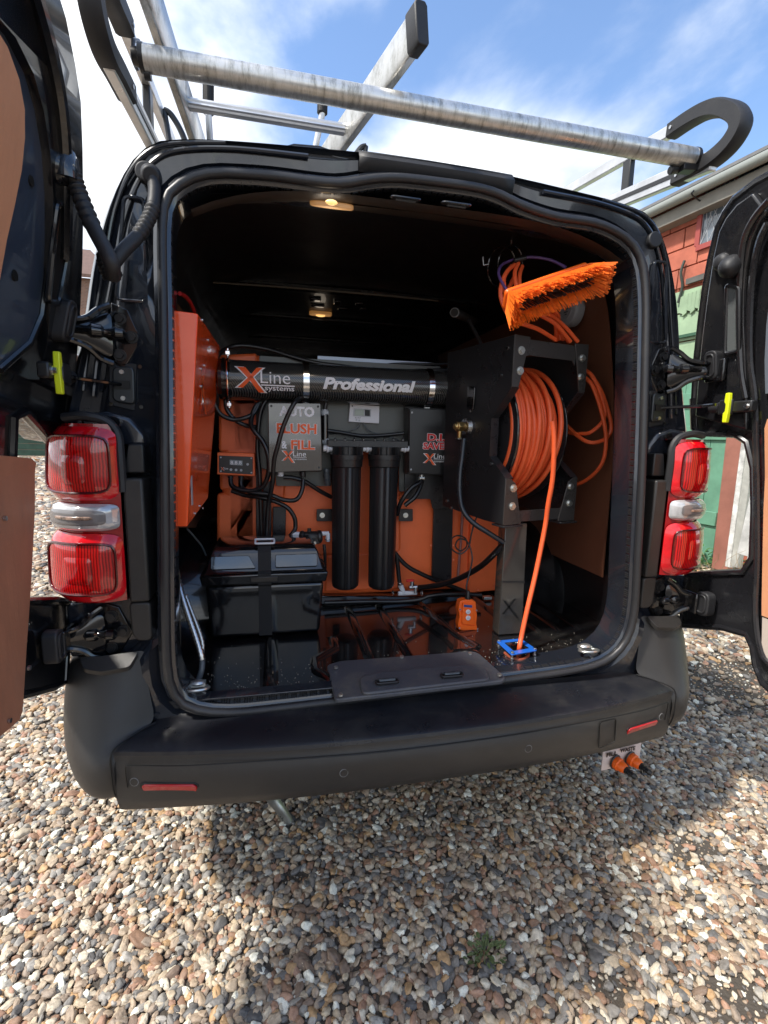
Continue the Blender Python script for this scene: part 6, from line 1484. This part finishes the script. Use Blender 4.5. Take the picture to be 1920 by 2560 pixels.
# ================================================================== BUILDINGS AND PLANTS
wd = Vector((-math.sin(math.radians(8)), math.cos(math.radians(8)), 0)); wn = Vector((-wd.y, wd.x, 0)); WO = Vector((4.02, 2.7, 0))
def WPt(px, py, k=0): return PP(px, py, WO+wn*k, wn)
def wv(u, z, k=0): return WO+wd*u+wn*k+Vector((0, 0, z))
barn = thing('barn', 'long outbuilding with green boarded lower wall and red block upper wall', 'building', WO)
green = mat('green_painted_boards', (.25, .35, .22), .7, var=.22, vscale=2.5, bump=.5, bscale=25)
redw = mat('red_painted_blocks', (.44, .125, .075), .8, var=.22, vscale=3, bump=.9, bscale=28)
g2 = mat('green_painted_door', (.11, .26, .17), .6, var=.18, vscale=4, bump=.4, bscale=20)
zr = 2.86
def wbox(b, u0, u1, z0, z1, k0, k1): return b.obox(wv((u0+u1)/2, (z0+z1)/2, (k0+k1)/2), wd*(u1-u0), wn*(k1-k0), (0, 0, z1-z0))
wbox(B(), -3.2, 14, 0, 3.7, -3.4, -.03).build('wall', redw, barn)
# lower boards
zz = 0; i = 0
tops = [.0, .52, 1.05, 1.36, 1.68, 2.0, 2.32, 2.62, zr]
for a_, e in zip(tops, tops[1:]):
    for u0, u1 in ((-3.2, -.6), (.10, 3.0), (3.01, 7.0), (7.01, 14)):
        b = B(); p = [wv(u0, a_+.006, .014), wv(u1, a_+.006, .014), wv(u1, e-.006, .004), wv(u0, e-.006, .004)]
        b.prism(p, wn*-.03); b.build('board', green, barn, bev=.004)
# red blocks in courses
rnd = random.Random(2); z = zr+.03; row = 0
while z < 3.86:
    h_ = .205; u = -3.2+(row % 2)*.2
    while u < 9:
        w_ = .40+rnd.uniform(-.03, .03)
        if True:
            wbox(B(), u+.006, u+w_-.006, z+.006, min(z+h_-.006, 3.87), -.035, .0+rnd.uniform(-.003, .003)).build('block', redw, barn, bev=.003, seg=1)
        u += w_
    z += h_; row += 1
def onw(px, py):
    p = WPt(px, py); return (p-WO).dot(wd), p.z
# gutter, fascia
gl0, gl1 = onw(1405, 468), onw(1659, 372); print('gutter', gl0, gl1, onw(1443, 546), onw(1519, 521), onw(1415,490), onw(1540,436))
zg = (gl0[1]+gl1[1])/2
b = B(); b.obox(wv(5.4, zg-.12, .06), wd*17.2, wn*.16, (0, 0, .13)); b.build('fascia', mat('weathered_grey_board', (.22, .21, .18), .7, var=.15), barn, bev=.004)
b = B(); b.tube([wv(-3.2, zg-.01, .20), wv(14, zg-.01, .20)], .048, 14, 1); gut = b.build('gutter', mat('grey_gutter', (.23, .25, .23), .5, dust=.3), barn, smooth=True)
for k in range(20):
    b = B(); b.tube([wv(-2.8+.85*k, zg+.05, .14), wv(-2.8+.85*k, zg-.05, .27), wv(-2.8+.85*k, zg-.09, .18), wv(-2.8+.85*k, zg-.10, .12)], .008, 6, 3); b.build('gutter_bracket', blk, barn, smooth=True)
b = B(); b.prism([wv(-3.4, zg+.04, .22), wv(14.2, zg+.04, .22), wv(14.2, zg+1.5, -3.6), wv(-3.4, zg+1.5, -3.6)], (0, 0, .03)); b.build('roof', mat('grey_sheet_roof', (.16, .16, .16), .7, var=.2), barn)
# window
w0, w1 = onw(1520, 500), onw(1532, 486)
u1 = onw(1514, 530)[0]; u0 = u1-.62; z0 = onw(1515, 530)[1]; z1 = z0+.50
wf = B(); wbox(wf, u0-.05, u1+.03, z0-.05, z0, 0, .035); wbox(wf, u0-.05, u1+.03, z1, z1+.05, 0, .035); wbox(wf, u0-.05, u0, z0, z1, 0, .035); wbox(wf, u1, u1+.05, z0, z1, 0, .035); wbox(wf, (u0+u1)/2-.012, (u0+u1)/2+.012, z0, z1, 0, .03)
wfo = wf.build('window', mat('red_window_frame', (.32, .06, .05), .6), barn, bev=.003)
wbox(B(), u0, u1, z0, z1, .0, .012).build('pane', mat('window_glass', (.10, .13, .16), .08, coat=1, var=.5, vscale=9), wfo)
b = B()
for k in range(-6, 9):
    a_ = u0+.09*k
    for sg in (1, -1):
        p0 = wv(max(u0, min(u1, a_)), z0, .014); p1 = wv(max(u0, min(u1, a_+sg*.25)), z1, .014)
        if (p1-p0).length > .3: b.tube([p0, p1], .0035, 4, 1)
b.build('lead_lattice', greyp, wfo)
# blackened batten, hinge strap and rail on the green wall
u_a, z_a = onw(1487, 610); u_b, z_b = onw(1516, 598)
b = B(); b.obox((wv(u_a, z_a, .03)+wv(u_b-.6, z_b+.0, .03))/2, wv(u_b-.6, z_b, .03)-wv(u_a, z_a, .03), wn*.02, (0, 0, .055)); b.build('batten', mat('weathered_batten', (.10, .10, .09), .8, var=.3), barn)
b = B(); uu, z_ = onw(1480, 590); b.tube([wv(uu, z_+.12, .03), wv(uu+.01, z_, .05), wv(uu-.01, z_-.14, .03), wv(uu+.02, z_-.3, .03)], .014, 8, 4); b.build('gate_hinge', mat('dark_iron', (.03, .04, .03), .6), barn, smooth=True)
uu, z_ = onw(1480, 724); wbox(B(), uu-1.2, uu+.6, z_-.03, z_+.0, .0, .05).build('dark_rail', mat('dark_green_rail', (.03, .09, .05), .6), barn)
for k in range(6):
    p = WPt(1466+k*8.5, 676-k*3, .03); B().prism([p+Vector((0, 0, .16)), p+wd*-.05+Vector((0, 0, .17)), p+wd*-.045+Vector((0, 0, -.02)), p+wd*.0+Vector((0, 0, -.05*(k % 2)))], wn*-.025).build('peeling_strip', green, barn)
# darker green door low on the wall, seen through the notch of the right rear door
u_c = onw(1490, 1100)[0]
for k in range(5):
    ua = onw(1560, 1100)[0]+k*.17
    wbox(B(), ua, ua+.165, .03, 2.0, .03, .055).build('door_board', g2, barn, bev=.004)
for (z_) in (.42, 1.28, 1.62): wbox(B(), onw(1560, 1100)[0], onw(1560, 1100)[0]+.86, z_, z_+.14, .056, .08).build('door_ledge', g2, barn, bev=.004)
# posts and boards standing nearer
pst = mat('red_brown_post', (.30, .12, .085), .7, var=.15, vscale=5, bump=.4, bscale=20)
def upright(name, lab, cat, p_top, p_bot, Xp, w_, m, d_=.06, group=None):
    bq_ = P(*p_bot, Z=0) if Xp is None else P(*p_bot, X=Xp); tq = P(*p_top, X=bq_.x); bq_.z = max(bq_.z, 0) if Xp is not None else 0
    top = tq+(tq-bq_)*.9
    o = B().prism([bq_+Vector((0, -w_/2, 0)), bq_+Vector((0, w_/2, 0)), top+Vector((0, w_/2, 0)), top+Vector((0, -w_/2, 0))], (d_, 0, 0)).build(name, m, None, bev=.004); return tag(o, lab, cat, group)
upright('timber_post', 'red-brown timber post leaning in front of the green wall', 'post', (1586, 950), (1553, 1232), 3.3, .15, pst)
upright('white_board', 'peeling white board leaning beside the red-brown post', 'board', (1606, 960), (1571, 1225), 3.2, .045, mat('peeling_white', (.60, .60, .57), .8, var=.4, vscale=12, bump=.5, bscale=30), .05)
upright('grey_board', 'pale grey board leaning right of the peeling white board', 'board', (1620, 970), (1585, 1225), 3.15, .06, mat('pale_grey_board', (.42, .42, .38), .8, var=.2, vscale=8, bump=.4, bscale=30), .05)
sb_ = mat('stored_white_board', (.55, .55, .53), .7, var=.3, vscale=6)
for k, (pt_, pb_, w_) in enumerate((((1650, 1000), (1605, 1200), .10), ((1668, 1060), (1622, 1225), .09))):
    upright('stored_board', 'broad white board leaning at the right edge of the notch, %s' % ('farther' if k == 0 else 'nearer'), 'board', pt_, pb_, 2.95-.1*k, w_, sb_, .03, 'white boards leaning by the post')
# dry twigs and low green plant
tw = B(); rnd = random.Random(9)
for k in range(26):
    p = P(1560+rnd.uniform(0, 55), 1235, X=2.7); p.z = .0; d = Vector((rnd.uniform(-.1, .1), rnd.uniform(-.35, .25), 1)); pts = [p]
    for j in range(5): d = d+Vector((rnd.uniform(-.1, .1), rnd.uniform(-.35, .35), rnd.uniform(-.35, .1))); pts.append(pts[-1]+d.normalized()*rnd.uniform(.06, .16))
    tw.tube(pts, .0028, 4, 2, radf=lambda t, i: 1.1-t*.8)
tag(tw.build('dry_twigs', mat('dry_twig', (.28, .20, .11), .8)), 'tangle of dry brown twigs in front of the leaning boards', 'twigs')
def leafy(name, lab, cat, c, n_, rad, h_, m, ls):
    b = B(); rnd_ = random.Random(int(abs(c.x*100)))
    for k in range(n_):
        an = rnd_.uniform(0, 6.283); r_ = rad*math.sqrt(rnd_.random()); p = c+Vector((r_*math.cos(an), r_*math.sin(an)*.8, rnd_.uniform(.0, h_)*(1-.5*r_/rad)))
        d = Vector((math.cos(an), math.sin(an), rnd_.uniform(-.1, .9))).normalized(); sd_ = d.cross(Vector((0, 0, 1))).normalized(); l = ls*rnd_.uniform(.6, 1.3)
        up_ = sd_.cross(d)
        b.add([p, p+d*l*.35+sd_*l*.30, p+d*l*.8+sd_*l*.2+up_*l*.05, p+d*l+up_*-.1*l, p+d*l*.8-sd_*l*.2+up_*l*.05, p+d*l*.35-sd_*l*.30], [(0, 1, 2, 3), (0, 3, 4, 5)])
        if k % 4 == 0: b.tube([c+Vector((0, 0, -.01)), (c+p)/2+Vector((0, 0, .01)), p], .0012, 4, 1)
    return tag(b.build(name, m), lab, cat)
lf = mat('leaf_green', (.045, .13, .025), .5, var=.35, vscale=20)
leafy('ivy_plant', 'low green leafy plant at the foot of the green wall', 'plant', P(1512, 1225, Z=.0), 420, .42, .22, lf, .055)
leafy('weed', 'small green weed growing through the pebbles near the camera', 'weed', P(1046, 2062, Z=.012), 60, .045, .03, mat('weed_green', (.10, .13, .045), .55, var=.3, vscale=40), .014)
# far left: brick house with windows, dark hedge fence, grass verge
hs = thing('brick_house', 'brown brick house with pale windows far behind the van on the left', 'house', (-13, 25, 0))
brick_m = mat('far_brick', (.22, .12, .075), .8, var=.2, vscale=3)
bt = brick_m.node_tree; tcn = bt.nodes.new('ShaderNodeTexCoord'); bk2 = bt.nodes.new('ShaderNodeTexBrick'); bk2.inputs['Scale'].default_value = 4
bk2.inputs['Color1'].default_value = (.25, .12, .07, 1); bk2.inputs['Color2'].default_value = (.17, .085, .055, 1); bk2.inputs['Mortar'].default_value = (.3, .27, .22, 1)
mpp = bt.nodes.new('ShaderNodeMapping'); mpp.inputs['Rotation'].default_value = (math.radians(90), 0, 0); bt.links.new(tcn.outputs['Object'], mpp.inputs[0]); bt.links.new(mpp.outputs[0], bk2.inputs[0]); bt.links.new(bk2.outputs[0], bt.nodes['Principled BSDF'].inputs['Base Color'])
B().box(-19, -7.45, 24, 32, 0, 7.9).build('wall', brick_m, hs)
B().prism([(-19.3, 23.7, 7.85), (-7.2, 23.7, 7.85), (-9.5, 28, 10.2), (-17, 28, 10.2)], (0, 0, .15)).build('roof', mat('tile_roof', (.14, .08, .06), .8, var=.2, vscale=6), hs)
for x in (-18, -16.2, -14.4, -12.6, -11.35, -10.1, -8.8):
    for z_ in (1.15, 4.6):
        wf = B(); wf.box(x-.45, x+.45, 23.93, 24.0, z_-.05, z_+.0); wf.box(x-.45, x+.45, 23.93, 24, z_+.95, z_+1.0); wf.box(x-.45, x-.39, 23.93, 24, z_, z_+.95); wf.box(x+.39, x+.45, 23.93, 24, z_, z_+.95); wfo = wf.build('window', white, hs)
        B().box(x-.39, x+.39, 23.96, 23.99, z_, z_+.95).build('pane', mat('pane_%d_%d' % (x*10, z_*10), (.25, .25, .22), .1, var=.4, vscale=4), wfo)
fn = thing('green_fence', 'dark green board fence far behind the van on the left', 'fence', (-10, 21.5, 0))
fg = mat('dark_green_fence', (.02, .055, .035), .7, var=.3, vscale=3)
for k in range(5):
    B().box(-17, -5, 21.45, 21.5, .12+.25*k, .12+.25*k+.24).build('fence_board', fg, fn, bev=.01)
for k in range(7): B().box(-17+2*k-.05, -17+2*k+.05, 21.38, 21.45, 0, 1.4).build('fence_post', fg, fn)
gr = B(); rnd = random.Random(4)
for k in range(5000):
    x = rnd.uniform(-17, -5); y = rnd.uniform(19.3, 21.4); h_ = rnd.uniform(.04, .14); a_ = rnd.uniform(0, 3.14); dx, dy = .02*math.cos(a_), .02*math.sin(a_)
    gr.add([(x-dx, y-dy, 0), (x+dx, y+dy, 0), (x+rnd.uniform(-.05, .05), y, h_)], [(0, 1, 2)])
tag(gr.build('grass', mat('verge_grass', (.16, .24, .05), .7, var=.3, vscale=3)), kind='stuff')

# crumbs of grit on the floor, sill and bumper step
gt = B(); rnd = random.Random(21)
for k in range(420):
    x = rnd.uniform(-.60, .62); y = .035+abs(rnd.gauss(0, .09)); r_ = rnd.uniform(.0006, .0018)
    gt.ball((x, y, .5805+r_*.6+(.004 if y < .05 else 0)), r_, 5, 3)
tag(gt.build('floor_grit', mat('grit', (.30, .27, .22), .9), van), kind='stuff')
